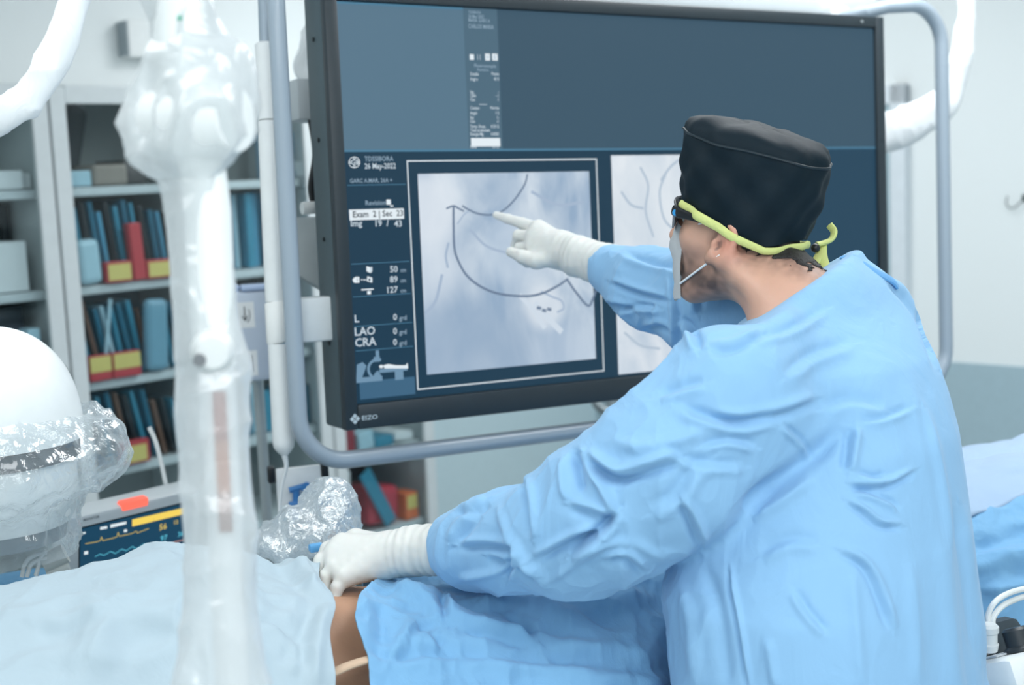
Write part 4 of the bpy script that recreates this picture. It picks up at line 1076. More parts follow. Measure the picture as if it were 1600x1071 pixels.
# hanging pleats lower down, small crumples everywhere
ang = np.arctan2(rel[:, 1], rel[:, 0])
co += no * (low * (.006 * np.sin(ang * 9 + 2 * vn(co * 4, 5)) + .004 * np.sin(ang * 17)))[:, None]
cr = ridged(co * np.array([13, 13, 8]), 11, 2) - .55
sleeve = np.clip((.50 - co[:, 0]) / .35, .14, 1)
co += no * (.0055 * cr * sleeve)[:, None]
fine = ridged(co * np.array([30, 30, 19]) + .4 * vn(co * 6, 3)[:, None], 17, 2) - .6
co += no * (.0011 * fine * np.clip(.6 + vn(co * 5, 12), .1, 1.4) * sleeve)[:, None]
set_co(me, co)
gown = put('surgical_gown', me, GOWN, surgeon)
# back closure flap and neck tie of the gown
t = B()
for pts, w in (([P(1318, 403, 1.915), P(1340, 409, 1.90), P(1366, 424, 1.895), P(1392, 438, 1.905), P(1400, 447, 1.91)], .008),):
    tube(t, curve(pts, 8), w, 10, flat=(.5, 1.3))
build('neck_tie', t, cloth('gown_tie_cloth', (104, 164, 216), .5, 30), gown)
# ---- trousers hem and shoes
t = B()
for c in feet:
    tube(t, [np.array([c[0], c[1], .46]), np.array([c[0], c[1], .10])], [.075, .068], 20)
build('trousers', t, cloth('scrub_trousers', (70, 120, 160)), surgeon)
for c in feet:
    t = B()
    prof = [(-.07, .040), (-.05, .046), (0, .046), (.06, .044), (.12, .046), (.165, .036), (.185, .012)]
    rg = []
    for x, w in prof:
        h = .085 if x < .02 else .085 - (x - .02) * .28
        rg.append([t.verts.new(Vector(np.array([c[0], c[1], 0]) + FWD * x + LEFT * w * sx + np.array([0, 0, zz]))) for sx, zz in ((-1, .0), (-1.05, .03), (-.7, h), (.7, h), (1.05, .03), (1, 0))])
    for a, b in zip(rg, rg[1:]):
        for i in range(6): t.faces.new([a[i], a[(i + 1) % 6], b[(i + 1) % 6], b[i]])
    t.faces.new(rg[0][::-1]); t.faces.new(rg[-1])
    build('shoe', t, mat('white_clog', (226, 228, 228), .4), surgeon)

# ---- gloves
def glove(name, wrist, mets, fingers, thumb, cuff, h=.0026):
    def fld(p):
        d = None
        for k, r in mets:
            c = cone(p, wrist[0], k, wrist[1], r); d = c if d is None else smin(d, c, .016)
        for pts, rs in fingers: d = smin(d, chain(p, pts, [r * .94 for r in rs], .004), .003)
        d = smin(d, chain(p, thumb[0], thumb[1], .006), .009)
        return smin(d, chain(p, cuff[0], cuff[1], .012), .012)
    allp = [wrist[0]] + [k for k, _ in mets] + [q for f in fingers for q in f[0]] + list(thumb[0]) + list(cuff[0])
    allp = np.array(allp)
    v, f = nets(fld, allp.min(0) - .055, allp.max(0) + .055, h)
    me = mesh_of(name, v, f); co = co_of(me); no = no_of(me)
    ax = unit(cuff[0][-1] - cuff[0][0]); L = (co - wrist[0]) @ ax
    wr = np.clip((L + .005) / .03, 0, 1)
    co += no * (wr * (.0006 * np.sin(L * 420 + 3 * vn(co * 30, 4)) + .0022 * vn(co * 38, 9)) + .0005 * vn(co * 120, 2))[:, None]
    set_co(me, co)
    return me
# left hand, pressing on the patient
W = P(606, 868, 1.953)
HD = .022
_P = P
P = lambda x, y, d: _P(x, y, d - HD * min(1, max(0, (600 - x) / 60)))
mets = [(P(536, 850, 1.995), .0165), (P(522, 866, 1.985), .0165), (P(524, 888, 1.965), .016), (P(538, 903, 1.945), .0155)]
fin = [([P(536, 850, 1.995), P(512, 858, 2.005), P(500, 880, 2.0), P(503, 896, 1.99)], [.0125, .0112, .0098, .0088]),
       ([P(522, 866, 1.985), P(502, 876, 1.985), P(496, 900, 1.975), P(503, 917, 1.968)], [.0130, .0115, .0100, .0090]),
       ([P(524, 888, 1.965), P(508, 902, 1.958), P(506, 924, 1.95), P(514, 938, 1.945)], [.0125, .0112, .0098, .0088]),
       ([P(538, 903, 1.945), P(526, 920, 1.935), P(522, 938, 1.93), P(526, 950, 1.927)], [.0118, .0102, .0090, .0080])]
th = ([P(590, 850, 1.99), P(556, 842, 2.03), P(530, 850, 2.045), P(514, 866, 2.045)], [.017, .0145, .012, .0098])
P = _P
lg = glove('glove', (W, .0275), mets, fin, th, ([W, P(640, 862, 1.94), P(712, 856, 1.905)], [.0285, .0335, .0405]))
lgo = put('glove', lg, GLOVE, surgeon); lgo['label'] = 'off-white glove pressed on the patient'
# right hand, index finger on the angiogram
W = P(876, 391, 2.415)
mets = [(P(842, 357, 2.465), .0165), (P(835, 370, 2.452), .0165), (P(834, 385, 2.44), .016), (P(842, 398, 2.425), .0155)]
fin = [([P(842, 357, 2.465), P(815, 349, 2.492), P(793, 342, 2.512), P(775, 336, 2.53)], [.0132, .0112, .0096, .0076]),
       ([P(835, 370, 2.452), P(810, 368, 2.478), P(806, 384, 2.495), P(822, 390, 2.49)], [.0130, .0112, .0098, .0088]),
       ([P(834, 385, 2.44), P(812, 388, 2.462), P(812, 400, 2.48), P(828, 402, 2.475)], [.0126, .0110, .0096, .0086]),
       ([P(842, 398, 2.425), P(824, 404, 2.442), P(824, 411, 2.46), P(838, 410, 2.455)], [.0118, .0102, .0090, .0080])]
th = ([P(868, 402, 2.40), P(838, 408, 2.405), P(817, 402, 2.418), P(798, 394, 2.44)], [.0170, .0142, .0122, .0092])
rg_ = glove('glove', (W, .0275), mets, fin, th, ([W, P(905, 401, 2.375), P(960, 419, 2.325)], [.0300, .0345, .0395]))
rgo = put('glove', rg_, GLOVE, surgeon); rgo['label'] = 'off-white glove with the index finger pointing at the angiogram'

# ================================================================ TABLE, PATIENT, DRAPES
G0 = P(560, 925, 1.93); G0[2] = 0
td = unit([.89, .45, 0]); tn = np.array([td[1], -td[0], 0])   # along the table towards the feet; across it towards the surgeon
ZB = .90
RT = Matrix((td, -tn, (0, 0, 1))).transposed()
def TW(s, w, z): return G0 + td * s + tn * w + np.array([0, 0, z])
SA = np.array([-1.3, -.95, -.8, -.7, -.45, -.25, -.08, .03, .12, .3, .46, .7, .95, 1.05, 1.15, 1.3, 1.9])
HA = np.array([.06, .11, .13, .17, .200, .212, .152, .128, .128, .128, .14, .115, .11, .09, .085, .105, .13])
def rise(s): return np.interp(s, SA, HA)
def near(s): return .30 - .135 * np.clip((s - .30) / .18, 0, 1) + .10 * np.clip((s - 1.0) / .2, 0, 1)
def hgt(s, w):
    """height of the draped patient"""
    s = np.asarray(s, float); w = np.asarray(w, float)
    e = np.where(w > 0, near(s), .33)
    q = np.clip(np.abs(w) / e, 0, 1)
    sh = (1 - q ** 2.6) ** .8
    leg = np.clip((s - .05) / .35, 0, 1) * np.clip((1.2 - s) / .3, 0, 1)
    z = ZB + .012 + rise(s) * sh
    z = z - .03 * leg * np.exp(-((w + .0) / .035) ** 2)
    return z
tb = thing('operating_table', 'operating table under the blue drapes, mostly hidden', 'table', TW(.2, 0, 0))
t = B(); box(t, TW(.25, -.11, ZB - .03), (3.0, .42, .055), RT, .02); build('mattress', t, mat('black_mattress', (34, 38, 42), .5), tb)
t = B(); box(t, TW(.25, -.11, ZB - .08), (3.0, .43, .04), RT, .008); build('table_top', t, STEEL, tb)
t = B(); box(t, TW(-.45, -.07, .45), (.34, .30, .74), RT, .03); build('pedestal', t, OFFWHITE, tb)
t = B(); box(t, TW(-.45, -.07, .05), (.8, .46, .1), RT, .03); build('base', t, OFFWHITE, tb)
t = B(); box(t, TW(1.35, .112, ZB - .075), (.7, .012, .03), RT, .003); build('side_rail', t, STEEL, tb)

def surf(px, py):
    """where the pixel's ray meets the draped surface"""
    r = ray(px, py); ks = np.linspace(1.2, 3.2, 1600); p = CAM + r * ks[:, None]
    s = (p - G0) @ td; w = (p - G0) @ tn
    b = p[:, 2] < hgt(s, w); i = int(np.argmax(b))
    return p[i], s[i], w[i]
# ---- patient: one body, lying along the table
def pat_field(p):
    q = p - G0.astype(np.float32); s = q @ td.astype(np.float32); w = q @ tn.astype(np.float32); z = p[:, 2]
    wid = np.interp(s, [-.72, -.62, -.45, -.2, 0, .1, 1.2], [.10, .185, .175, .165, .17, .145, .12])
    e = np.clip(np.abs(w) / wid, 0, 1)
    top = ZB + .006 + (rise(s) - .016 - .034 * np.clip((np.abs(s) - .12) / .12, 0, 1)) * (1 - e ** 3) ** .6
    leg = np.clip((s - .08) / .1, 0, 1)
    top = np.where(leg > 0, top - leg * .09 * np.exp(-(w / .022) ** 2), top)
    d = np.maximum(np.maximum(z - top, ZB + .003 - z) * .8, np.abs(w) - wid)
    d = np.maximum(d, np.maximum(-.68 - s, s - 1.13))
    d = smin(d, chain(p, [TW(-.66, 0, ZB + .09), TW(-.78, 0, ZB + .09)], [.06, .055], .02), .03)
    d = smin(d, ell(q @ np.stack([td, tn, np.array([0, 0, 1.])]).T.astype(np.float32), (-.88, 0, ZB + .095), (.115, .078, .09)), .02)
    return d
pv, pf = nets(pat_field, np.minimum.reduce([TW(-1.05, a, ZB) for a in (-.3, .3)] + [TW(1.2, a, ZB) for a in (-.3, .3)]) - .05,
              np.maximum.reduce([TW(-1.05, a, ZB + .3) for a in (-.3, .3)] + [TW(1.2, a, ZB + .3) for a in (-.3, .3)]) + .02, .011)
me = mesh_of('patient_body', pv, pf)
for _ in range(1):
    me = subdiv(me, 1)
pskin = mat('patient_skin', (190, 146, 118), .55, var=.09, scale=22, bump=.15, bscale=180, sss=.1)
patient = tag(put('person', me, pskin, None, origin=tuple(TW(.1, 0, ZB))), 'person lying on the table under the drapes, bare skin showing below the glove', 'person')
# pale band over the skin at the lower edge of the opening
t = B(); bp_ = [surf(x, y)[0] + np.array([0, 0, -.004]) for x, y in ((508, 1052), (522, 1046), (540, 1038), (560, 1031), (580, 1026))]
tube(t, curve(bp_, 6), .0075, 12, flat=(.6, 1.2)); build('bandage_band', t, mat('beige_bandage', (206, 178, 152), .8, bump=.3, bscale=150), patient)

# ---- drapes
eL = np.array([(700, 500), (860, 498), (905, 497), (925, 510), (938, 524), (962, 522), (1000, 510), (1040, 516), (1075, 520), (1300, 524)], float)
eR = np.array([(700, 606), (900, 604), (930, 566), (955, 556), (985, 552), (1005, 566), (1020, 574), (1075, 580), (1300, 585)], float)
def edge_s(w, tab, z_fn, s0=-.4, s1=.5):
    """where along the table the drape's edge runs at this distance across it"""
    ss = np.linspace(s0, s1, 500); W = TW(0, w, 0) + td * ss[:, None]; W[:, 2] = z_fn(ss, np.full(500, w))
    x, y, _ = proj(W); f = x - np.interp(y, tab[:, 0], tab[:, 1]); i = np.nonzero(f > 0)[0]
    return ss[i[0]] if len(i) else s1
def drape_mesh(name, tab, left, s_out, zend, seed, ns=260, nw=170):
    u = np.linspace(0, 1, nw); rows = []
    wtop = np.interp(u, [0, .10, .80, .86, 1], [-.36, -.34, .30, .305, .32])
    es = np.array([edge_s(min(max(a, -.2), .29), tab, hgt) for a in wtop])
    es = np.clip(es, -.2, .25)
    es = np.convolve(np.pad(es, 4, 'edge'), np.ones(9) / 9, 'valid')
    k = np.linspace(0, 1, ns)
    k = 1 - (1 - k) ** 1.25 if left else k ** 1.25
    S = (s_out + (es[:, None] - s_out) * k[None]) if left else (es[:, None] + (s_out - es[:, None]) * k[None])
    nr = near(S)
    Wt = wtop[:, None] + 0 * S
    Wt = np.where(Wt > 0, Wt * nr / .30, Wt)
    Z = hgt(S, Wt)
    uu = u[:, None] + 0 * S
    ze = zend(S)
    hang = np.clip((uu - .80) / .20, 0, 1); Z = np.where(uu > .80, (ZB + .012) + (ze - ZB - .012) * hang, Z)
    hf_ = np.clip((.10 - uu) / .10, 0, 1); Z = np.where(uu < .10, (ZB + .012) - .3 * hf_, Z)
    V = G0 + td * S[..., None] + tn * Wt[..., None]; V[..., 2] += Z
    # pleats where it hangs
    V += tn * (.012 * np.sin(S * 40 + seed) * hang)[..., None]
    v = V.reshape(-1, 3)
    i, j = np.meshgrid(np.arange(nw - 1), np.arange(ns - 1), indexing='ij'); a = i * ns + j
    f = np.stack([a, a + 1, a + ns + 1, a + ns], -1).reshape(-1, 4)
    me = mesh_of(name, v, f)
    if no_of(me)[:, 2].mean() < 0:
        bm = bmesh.new(); bm.from_mesh(me); bmesh.ops.reverse_faces(bm, faces=bm.faces[:]); bm.to_mesh(me); bm.free()
    return me, S.reshape(-1), np.tile(k, nw)
def finish_drape(me, th):
    v = co_of(me); n = no_of(me); k = len(v)
    f = np.empty(len(me.polygons) * 4, np.int32); me.polygons.foreach_get('vertices', f); f = f.reshape(-1, 4)
    e = np.concatenate([f[:, [i, (i + 1) % 4]] for i in range(4)])
    key = np.sort(e, 1); _, inv, cnt = np.unique(key, axis=0, return_inverse=True, return_counts=True)
    be = e[cnt[inv.ravel()] == 1]
    rim = np.stack([be[:, 1], be[:, 0], be[:, 0] + k, be[:, 1] + k], 1)
    nm = me.name; bpy.data.meshes.remove(me)
    return mesh_of(nm, np.concatenate([v, v - n * th]), np.concatenate([f, f[:, ::-1] + k, rim]))
me, S_, k_ = drape_mesh('pale_drape', eL, True, -1.15, lambda s: .62 + 0 * s, 1.0)
co, no = co_of(me), no_of(me)
DF = [([(-20, 950), (40, 936), (90, 924), (128, 921), (180, 919)], 6, 11, 's'), ([(56, 972), (94, 977), (132, 970), (166, 965)], -6, 9, 's'), ([(158, 950), (162, 1000), (160, 1060)], 7, 22, 'r'),
      ([(100, 990), (104, 1040), (100, 1075)], -4, 20, 'r'), ([(200, 1040), (240, 1010), (290, 1000)], 4, 14, 's'), ([(180, 920), (220, 940), (290, 935)], 4, 12, 's'), ([(0, 1030), (60, 1015), (130, 1010)], 4, 14, 's'),
      ([(424, 866), (452, 884), (476, 906), (500, 928), (524, 936)], 8, 7, 'r'), ([(420, 874), (446, 894), (470, 916), (494, 938)], -6, 8, 'r'), ([(500, 945), (486, 990), (478, 1040), (476, 1075)], -7, 10, 's'),
      ([(404, 975), (430, 982), (452, 1004), (470, 1012)], 5, 9, 's'), ([(400, 930), (430, 950), (460, 952)], 4, 10, 's'), ([(440, 1060), (454, 1030), (452, 1010)], 4, 8, 's'), ([(425, 1052), (450, 1048), (478, 1058)], 6, 7, 'r'),
      ([(470, 880), (490, 900), (500, 915)], 5, 7, 's')]
co = strokes(co, no, [(a, b * 1.1, c * 1.2, d) for a, b, c, d in DF])
co += no * (.017 * (ridged(co * np.array([4.5, 4.5, 4.5]), 21, 3) - .6) + .003 * vn(co * 20, 8))[:, None]
co[:, 2] += .004 * np.exp(-((1 - k_) / .02) ** 2)             # turned-up edge round the opening
set_co(me, co); me = finish_drape(me, .0025)
PALE = cloth('pale_drape_cloth', (174, 192, 202), .45, 12)
BLUE = cloth('blue_drape_cloth', (126, 176, 214), .55, 14)
tag(put('surgical_drape', me, PALE, None, origin=tuple(TW(-.5, 0, ZB))), 'pale blue surgical drape over the patient, left of the skin opening', 'drape')
me, S_, k_ = drape_mesh('blue_drape', eR, False, 1.75, lambda s: .62 + .235 * np.clip((s - .95) / .2, 0, 1), 2.0, 560, 260)
co, no = co_of(me), no_of(me)
DF = [([(700, 940), (726, 950), (752, 957), (802, 964), (838, 998)], 8, 7, 's'), ([(716, 974), (772, 987), (834, 999)], -6, 6, 's'), ([(706, 955), (740, 968), (790, 976)], 5, 5, 's'), ([(668, 994), (680, 1002), (690, 1010)], 6, 6, 's'),
      ([(648, 972), (624, 1006), (606, 1030)], 10, 9, 'r'), ([(696, 925), (698, 946), (702, 964)], -6, 5, 's'), ([(786, 958), (816, 967), (838, 986)], -7, 5, 's'), ([(845, 925), (880, 945), (930, 975), (980, 990)], 6, 12, 's'),
      ([(568, 1020), (608, 1032), (660, 1029), (726, 1027), (820, 1034), (910, 1046), (1050, 1060)], 5.5, 7, 's'), ([(610, 940), (640, 930), (672, 944), (690, 966)], 8, 9, 'r'), ([(590, 950), (600, 980), (592, 1006)], -5, 10, 'r'),
      ([(850, 990), (900, 1004), (960, 1012)], 5, 8, 's'), ([(760, 935), (800, 928), (850, 934)], 5, 9, 's'), ([(900, 935), (960, 925), (1020, 930)], 5, 12, 's'), ([(860, 1020), (940, 1020), (1040, 1036)], -4, 8, 's'),
      ([(620, 905), (650, 918), (690, 914)], 6, 8, 's'), ([(640, 1000), (664, 986), (690, 982)], 5, 7, 's'),
      ([(1500, 806), (1550, 792), (1610, 772)], 7, 9, 's'), ([(1510, 880), (1560, 862), (1610, 850)], 8, 12, 's'), ([(1520, 915), (1560, 906), (1610, 900)], 7, 9, 's'), ([(1520, 845), (1560, 835), (1610, 815)], -5, 9, 's'), ([(1500, 780), (1550, 770), (1610, 742)], -6, 7, 's')]
co = strokes(co, no, [(a, b * 1.1, c * 1.2, d) for a, b, c, d in DF])
co += no * (.013 * (ridged(co * np.array([8, 8, 8]), 31, 3) - .6) + .003 * (ridged(co * np.array([26, 26, 26]) + .5 * vn(co * 5, 2)[:, None], 77, 2) - .6) + .004 * vn(co * 22, 6))[:, None]
co[:, 2] += .008 * np.exp(-(k_ / .008) ** 2)
set_co(me, co); me = finish_drape(me, .0025)
tag(put('surgical_drape', me, BLUE, None, origin=tuple(TW(.6, 0, ZB))), "blue surgical drape over the patient's legs, running behind the surgeon", 'drape')

# ---- pale sheet added over the blue drape to stand in for light striking it
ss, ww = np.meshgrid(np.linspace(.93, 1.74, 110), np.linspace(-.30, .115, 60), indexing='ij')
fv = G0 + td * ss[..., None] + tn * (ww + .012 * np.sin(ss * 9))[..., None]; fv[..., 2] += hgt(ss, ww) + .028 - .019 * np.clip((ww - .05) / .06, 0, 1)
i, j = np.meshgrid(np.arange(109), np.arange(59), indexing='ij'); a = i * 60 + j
me = mesh_of('lit_drape_sheet', fv.reshape(-1, 3), np.stack([a, a + 60, a + 61, a + 1], -1).reshape(-1, 4))
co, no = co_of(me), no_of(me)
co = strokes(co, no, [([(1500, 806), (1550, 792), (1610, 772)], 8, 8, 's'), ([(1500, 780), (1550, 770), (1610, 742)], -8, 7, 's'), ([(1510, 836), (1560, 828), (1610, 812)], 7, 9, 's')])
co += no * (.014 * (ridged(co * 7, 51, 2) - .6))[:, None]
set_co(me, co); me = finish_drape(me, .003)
tag(put('lit_drape_patch', me, cloth('lit_drape_cloth', (164, 188, 214), .4, 12), None, origin=tuple(TW(1.3, 0, ZB))), "pale blue-white sheet added as the light striking the blue drape, right of the surgeon", 'sheet')

# ---- table control at the lower right
cp = P(1592, 1046, 1.98); Rc = RT @ Matrix.Rotation(math.radians(-24), 3, 'X')
tcn = thing('table_control', 'white table control panel with dark knobs at the lower right', 'control panel', cp - np.array([0, 0, .05]), None, None)
t = B(); box(t, cp, (.17, .15, .05), Rc, .014); build('housing', t, OFFWHITE, tcn)
Rcm = np.array(Rc)
def cl(x, y, z): return cp + Rcm @ np.array([x, y, z])
for x, y, r in ((-.012, -.030, .020), (.036, -.034, .016), (-.03, .028, .013)):
    t = B(); lathe(t, [(0, .026), (r * .8, .026), (r, .022), (r, .0), (r * 1.25, -.004), (r * 1.25, -.008)], cl(x, y, .034), Rc, 24); build('knob', t, mat('knob_black', (40, 48, 54), .4), tcn)
t = B(); box(t, cl(.0, .058, .045), (.15, .045, .06), Rc, .018); build('hand_rest', t, mat('rubber_dark', (54, 66, 74), .55), tcn)
t = B(); box(t, cl(-.035, -.01, .027), (.045, .028, .003), Rc, .001); build('button_plate', t, mat('button_grey', (190, 198, 204), .4), tcn)
t = B(); b0 = cl(.0, .04, -.06); box(t, cp + np.array([0, 0, -.055]) - tn * .05, (.05, .12, .05), RT, .008); build('clamp', t, STEEL, tcn)
cn = P(1545, 994, 1.93)
cnx = thing('cable_connector', 'grey-white cable connector beside the gown at the lower right', 'connector', cn - np.array([0, 0, .02]))
t = B(); lathe(t, [(0, -.022), (.012, -.022), (.014, -.012), (.012, -.010), (.012, .004), (.014, .006), (.014, .014), (.010, .018), (0, .018)], cn, None, 20); build('plug', t, mat('plug_grey', (206, 212, 214), .35), cnx)
for pts in ([(1546, 984), (1544, 962), (1556, 940), (1580, 926), (1612, 918)], [(1552, 984), (1552, 966), (1566, 948), (1590, 936), (1612, 930)]):
    t = B(); tube(t, curve([P(x, y, 1.955 + .0012 * max(0, x - 1560)) for x, y in pts], 8), .0042, 10); build('cable', t, OFFWHITE, cnx)

# ================================================================ LEFT SIDE EQUIPMENT
film = clear_film('milky_film', (240, 243, 244), .46, .2, .18, .5, 24)
film2 = clear_film('clear_wrap', (226, 234, 238), .80, .08, .42, .6, 30)
def wrap(name, ext, dpt, m, parent, depth_ratio=.8, amp=.004, seed=1, n=72, sub=4, ampfn=None, fq=1.0):
    """polythene sleeve: ext = rows of (y, left, right) outline"""
    E = np.array(ext, float); ys = np.arange(E[0, 0], E[-1, 0] + .1, sub)
    L = np.interp(ys, E[:, 0], E[:, 1]); R = np.interp(ys, E[:, 0], E[:, 2])
    V = []
    for y, l, r in zip(ys, L, R):
        c = P((l + r) / 2, y, dpt); h = (r - l) / 2 * dpt / F
        for k in range(n):
            a = k * 2 * math.pi / n; V.append(c + np.array([h * math.cos(a), h * depth_ratio * math.sin(a), 0]))
    V = np.array(V); nr = len(ys)
    i, j = np.meshgrid(np.arange(nr - 1), np.arange(n), indexing='ij')
    f = np.stack([i * n + j, (i + 1) * n + j, (i + 1) * n + (j + 1) % n, i * n + (j + 1) % n], -1).reshape(-1, 4)
    me = mesh_of(name, V, f); co = co_of(me); no = no_of(me)
    am = amp * (ampfn(np.repeat(ys, n)) if ampfn else 1)
    co += no * (am * (1.6 * (ridged(co * np.array([15, 15, 8]) * fq, seed, 2) - .8) + .8 * vn(co * np.array([14, 14, 9]), seed + 3)))[:, None]
    set_co(me, co)
    return put(name, me, m, parent)
# ---- wrapped column nearest the camera
DC = 1.25
top_xy = P(282, 0, DC)
sa = thing('shield_arm', 'ceiling-hung white equipment arm wrapped in crinkled clear plastic, at left', 'equipment arm', P(345, 1100, DC))
t = B(); tube(t, [np.array([top_xy[0], top_xy[1], 2.7]), P(280, -60, DC), P(283, 60, DC), P(292, 140, DC)], [.026, .026, .0265, .024], 28); build('upper_arm', t, WHITE, sa)
t = B(); lathe(t, [(0, .052), (.03, .050), (.038, .03), (.040, 0), (.038, -.03), (.03, -.05), (0, -.052)], P(300, 190, DC), frame3((0, 0, 1), (.9, -.43, 0)), 28); build('elbow_joint', t, WHITE, sa)
t = B(); tube(t, [P(302, 190, DC), P(318, 270, DC), P(325, 330, DC), P(330, 450, DC), P(336, 545, DC)], [.019, .021, .0215, .0215, .020], 28); build('lower_arm', t, WHITE, sa)
t = B(); lathe(t, [(0, .022), (.014, .021), (.020, .012), (.021, 0), (.020, -.012), (.014, -.021), (0, -.022)], P(337, 545, DC) - np.array([0, .012, 0]), frame3((0, 0, 1), (.2, -.97, 0)), 28); build('pivot_knob', t, mat('knob_ivory', (224, 228, 228), .4), sa)
t = B(); lathe(t, [(0, .004), (.006, .004), (.006, 0)], P(324, 548, DC) - np.array([0, .034, .004]), frame3((0, 0, 1), (.2, -.97, 0)), 16); build('knob_screw', t, mat('screw_grey', (120, 124, 128), .4), sa)
t = B(); tube(t, [P(337, 550, DC), P(343, 640, DC), P(352, 800, DC), P(358, 950, DC), P(366, 1110, DC)], [.0165, .016, .016, .016, .016], 24); build('hanging_rod', t, mat('rod_white', (226, 230, 232), .4), sa)
t = B()
for y0, y1, m_ in ((612, 690, 0), (690, 770, 1), (770, 832, 2)):
    x0, x1 = 342 + (y0 - 612) * .052, 342 + (y1 - 612) * .052
    pa, pb = P(x0, y0, DC - .0172), P(x1, y1, DC - .0172); hw = np.array([.0062, 0, 0]); of = np.array([0, .0012, 0])
    poly(t, [pa - hw, pa + hw, pb + hw, pb - hw], m_)
build('label_strip', t, [mat('strip_red_brown', (150, 78, 66), .5), mat('strip_orange', (176, 112, 84), .5), mat('strip_brown', (140, 92, 80), .5)], sa, smooth=False)
t = B(); lathe(t, [(0, .001), (.0022, .001), (.0022, 0)], P(281, 28, DC - .0272), frame3((1, 0, 0), (0, -1, 0)), 12); build('status_light', t, mat('green_dot', (60, 170, 140), .4), sa)
ext = [(-620, 236, 322), (-60, 224, 328), (0, 219, 329), (34, 232, 338), (60, 234, 352), (78, 216, 374), (100, 206, 381), (117, 201, 384), (150, 199, 393), (200, 200, 399), (218, 201, 398), (240, 203, 380), (252, 210, 366), (264, 222, 356), (276, 246, 350), (300, 255, 351),
       (360, 264, 357), (420, 268, 363), (500, 270, 374), (560, 270, 388), (640, 272, 394), (700, 283, 396), (780, 290, 399), (860, 293, 399), (900, 292, 401), (960, 287, 405), (1010, 276, 412), (1040, 266, 415), (1075, 256, 420), (1130, 250, 428)]
wrap('plastic_cover', ext, DC, film, sa, .75, .0050, 5, 84, 4, lambda y: .45 + 3.1 * np.exp(-((y - 165) / 75) ** 2) + .5 * (y > 560))

# ---- detector dome with its wrap
DD = 2.05; dc = P(-14, 700, DD)
def zpx(y): return float(P(-14, y, DD)[2] - dc[2])
xd = thing('x_ray_detector', 'white domed x-ray detector head wrapped in clear plastic at the left edge', 'x-ray detector', (dc[0], dc[1], zpx(850) + dc[2]))
Rd = .138
t = B(); zt = zpx(508); zb1 = zpx(690)
prof = [(0, zt)] + [(Rd * math.sin(a) ** .9, zb1 + (zt - zb1) * math.cos(a) ** .85) for a in np.linspace(.06, math.pi / 2 - .02, 26)] + [(Rd, zb1), (Rd - .01, zb1 - .002), (0, zb1 - .002)]
lathe(t, prof, dc, None, 64); build('dome', t, WHITE, xd)
t = B(); lathe(t, [(0, zb1 - .003), (Rd - .008, zb1 - .003), (Rd - .008, zb1 - .028), (0, zb1 - .028)], dc, None, 64); build('dark_ring', t, mat('charcoal_ring', (52, 62, 70), .5), xd)
t = B(); zc0 = zb1 - .029; lathe(t, [(0, zc0), (Rd - .016, zc0), (Rd - .016, zc0 - .035), (Rd - .022, zc0 - .05), (Rd - .022, zc0 - .085), (Rd - .03, zc0 - .1), (0, zc0 - .1)], dc, None, 64); build('collimator', t, OFFWHITE, xd)
t = B(); lathe(t, [(0, zc0 - .101), (Rd - .035, zc0 - .101), (Rd - .04, zpx(850)), (0, zpx(850))], dc, None, 48); build('lower_ring', t, mat('slate_ring', (112, 124, 132), .5), xd)
t = B(); col = P(-430, 640, 2.45); tube(t, [dc + np.array([-.12, .02, -.03]), (dc + col) / 2 + np.array([0, 0, .02]), col + np.array([0, 0, .04])], [.06, .07, .08], 24); build('support_arm', t, WHITE, xd)
t = B(); tube(t, [np.array([col[0], col[1], .05]), np.array([col[0], col[1], 1.36])], .11, 28); lathe(t, [(0, .08), (.3, .07), (.33, .0), (0, 0)], (col[0], col[1], 0), None, 36); build('column', t, WHITE, xd)
ext = [(648, -176, 137), (660, -186, 154), (675, -200, 178), (700, -214, 192), (725, -215, 195), (745, -208, 188), (765, -190, 164), (785, -160, 134), (805, -150, 122), (835, -142, 116), (870, -132, 108)]
wrap('plastic_cover', ext, DD, film2, xd, .95, .011, 15, 120, 4, None, 1.2)

# ---- bedside monitor
po = P(106, 812, 2.44)
Rm = RA @ Matrix.Rotation(math.radians(10), 3, 'X')
pm = thing('bedside_monitor', 'grey bedside vital signs monitor with traces and a lit red alarm bar', 'monitor', po, None, Rm)
Rmn = np.array(Rm)
MWD, MHT = .285, .20
t = B(); box(t, (MWD / 2, .03, -MHT / 2), (MWD, .06, MHT), None, .008); build('housing', t, mat('monitor_grey', (198, 206, 210), .4), pm, True)
def mp_(px, py):
    r = ray(px, py); yv = Rmn[:, 1]; k = ((po - CAM) @ yv) / (r @ yv); q = (CAM + r * k - po) @ Rmn
    return float(q[0]), float(q[2])
def pq(bm, pts, mi, y):
    poly(bm, [(mp_(*p)[0], y, mp_(*p)[1]) for p in pts], mi)
sx0, sz1 = mp_(125, 827); sx1 = mp_(299, 787)[0]
t = B(); m1 = [glow('vitals_navy', (22, 66, 92)), glow('vitals_yellow', (246, 214, 96)), glow('vitals_trace_yellow', (214, 190, 96)), glow('vitals_trace_cyan', (92, 190, 214)), glow('vitals_white', (226, 238, 242)), glow('vitals_trace_red', (222, 160, 140)), mat('vitals_border', (14, 30, 40), .3)]
rect(t, sx0 - .003, -.19, sx1 + .004, sz1 + .003, 6, -.0004)
rect(t, sx0, -.187, sx1, sz1, 0, -.0008)
pq(t, [(206, 812), (206, 823), (289, 803), (289, 793)], 1, -.0012)
pq(t, [(156, 824), (156, 828), (167, 826), (167, 822)], 4, -.0012); pq(t, [(172, 820), (172, 825), (197, 819), (197, 815)], 4, -.0012)
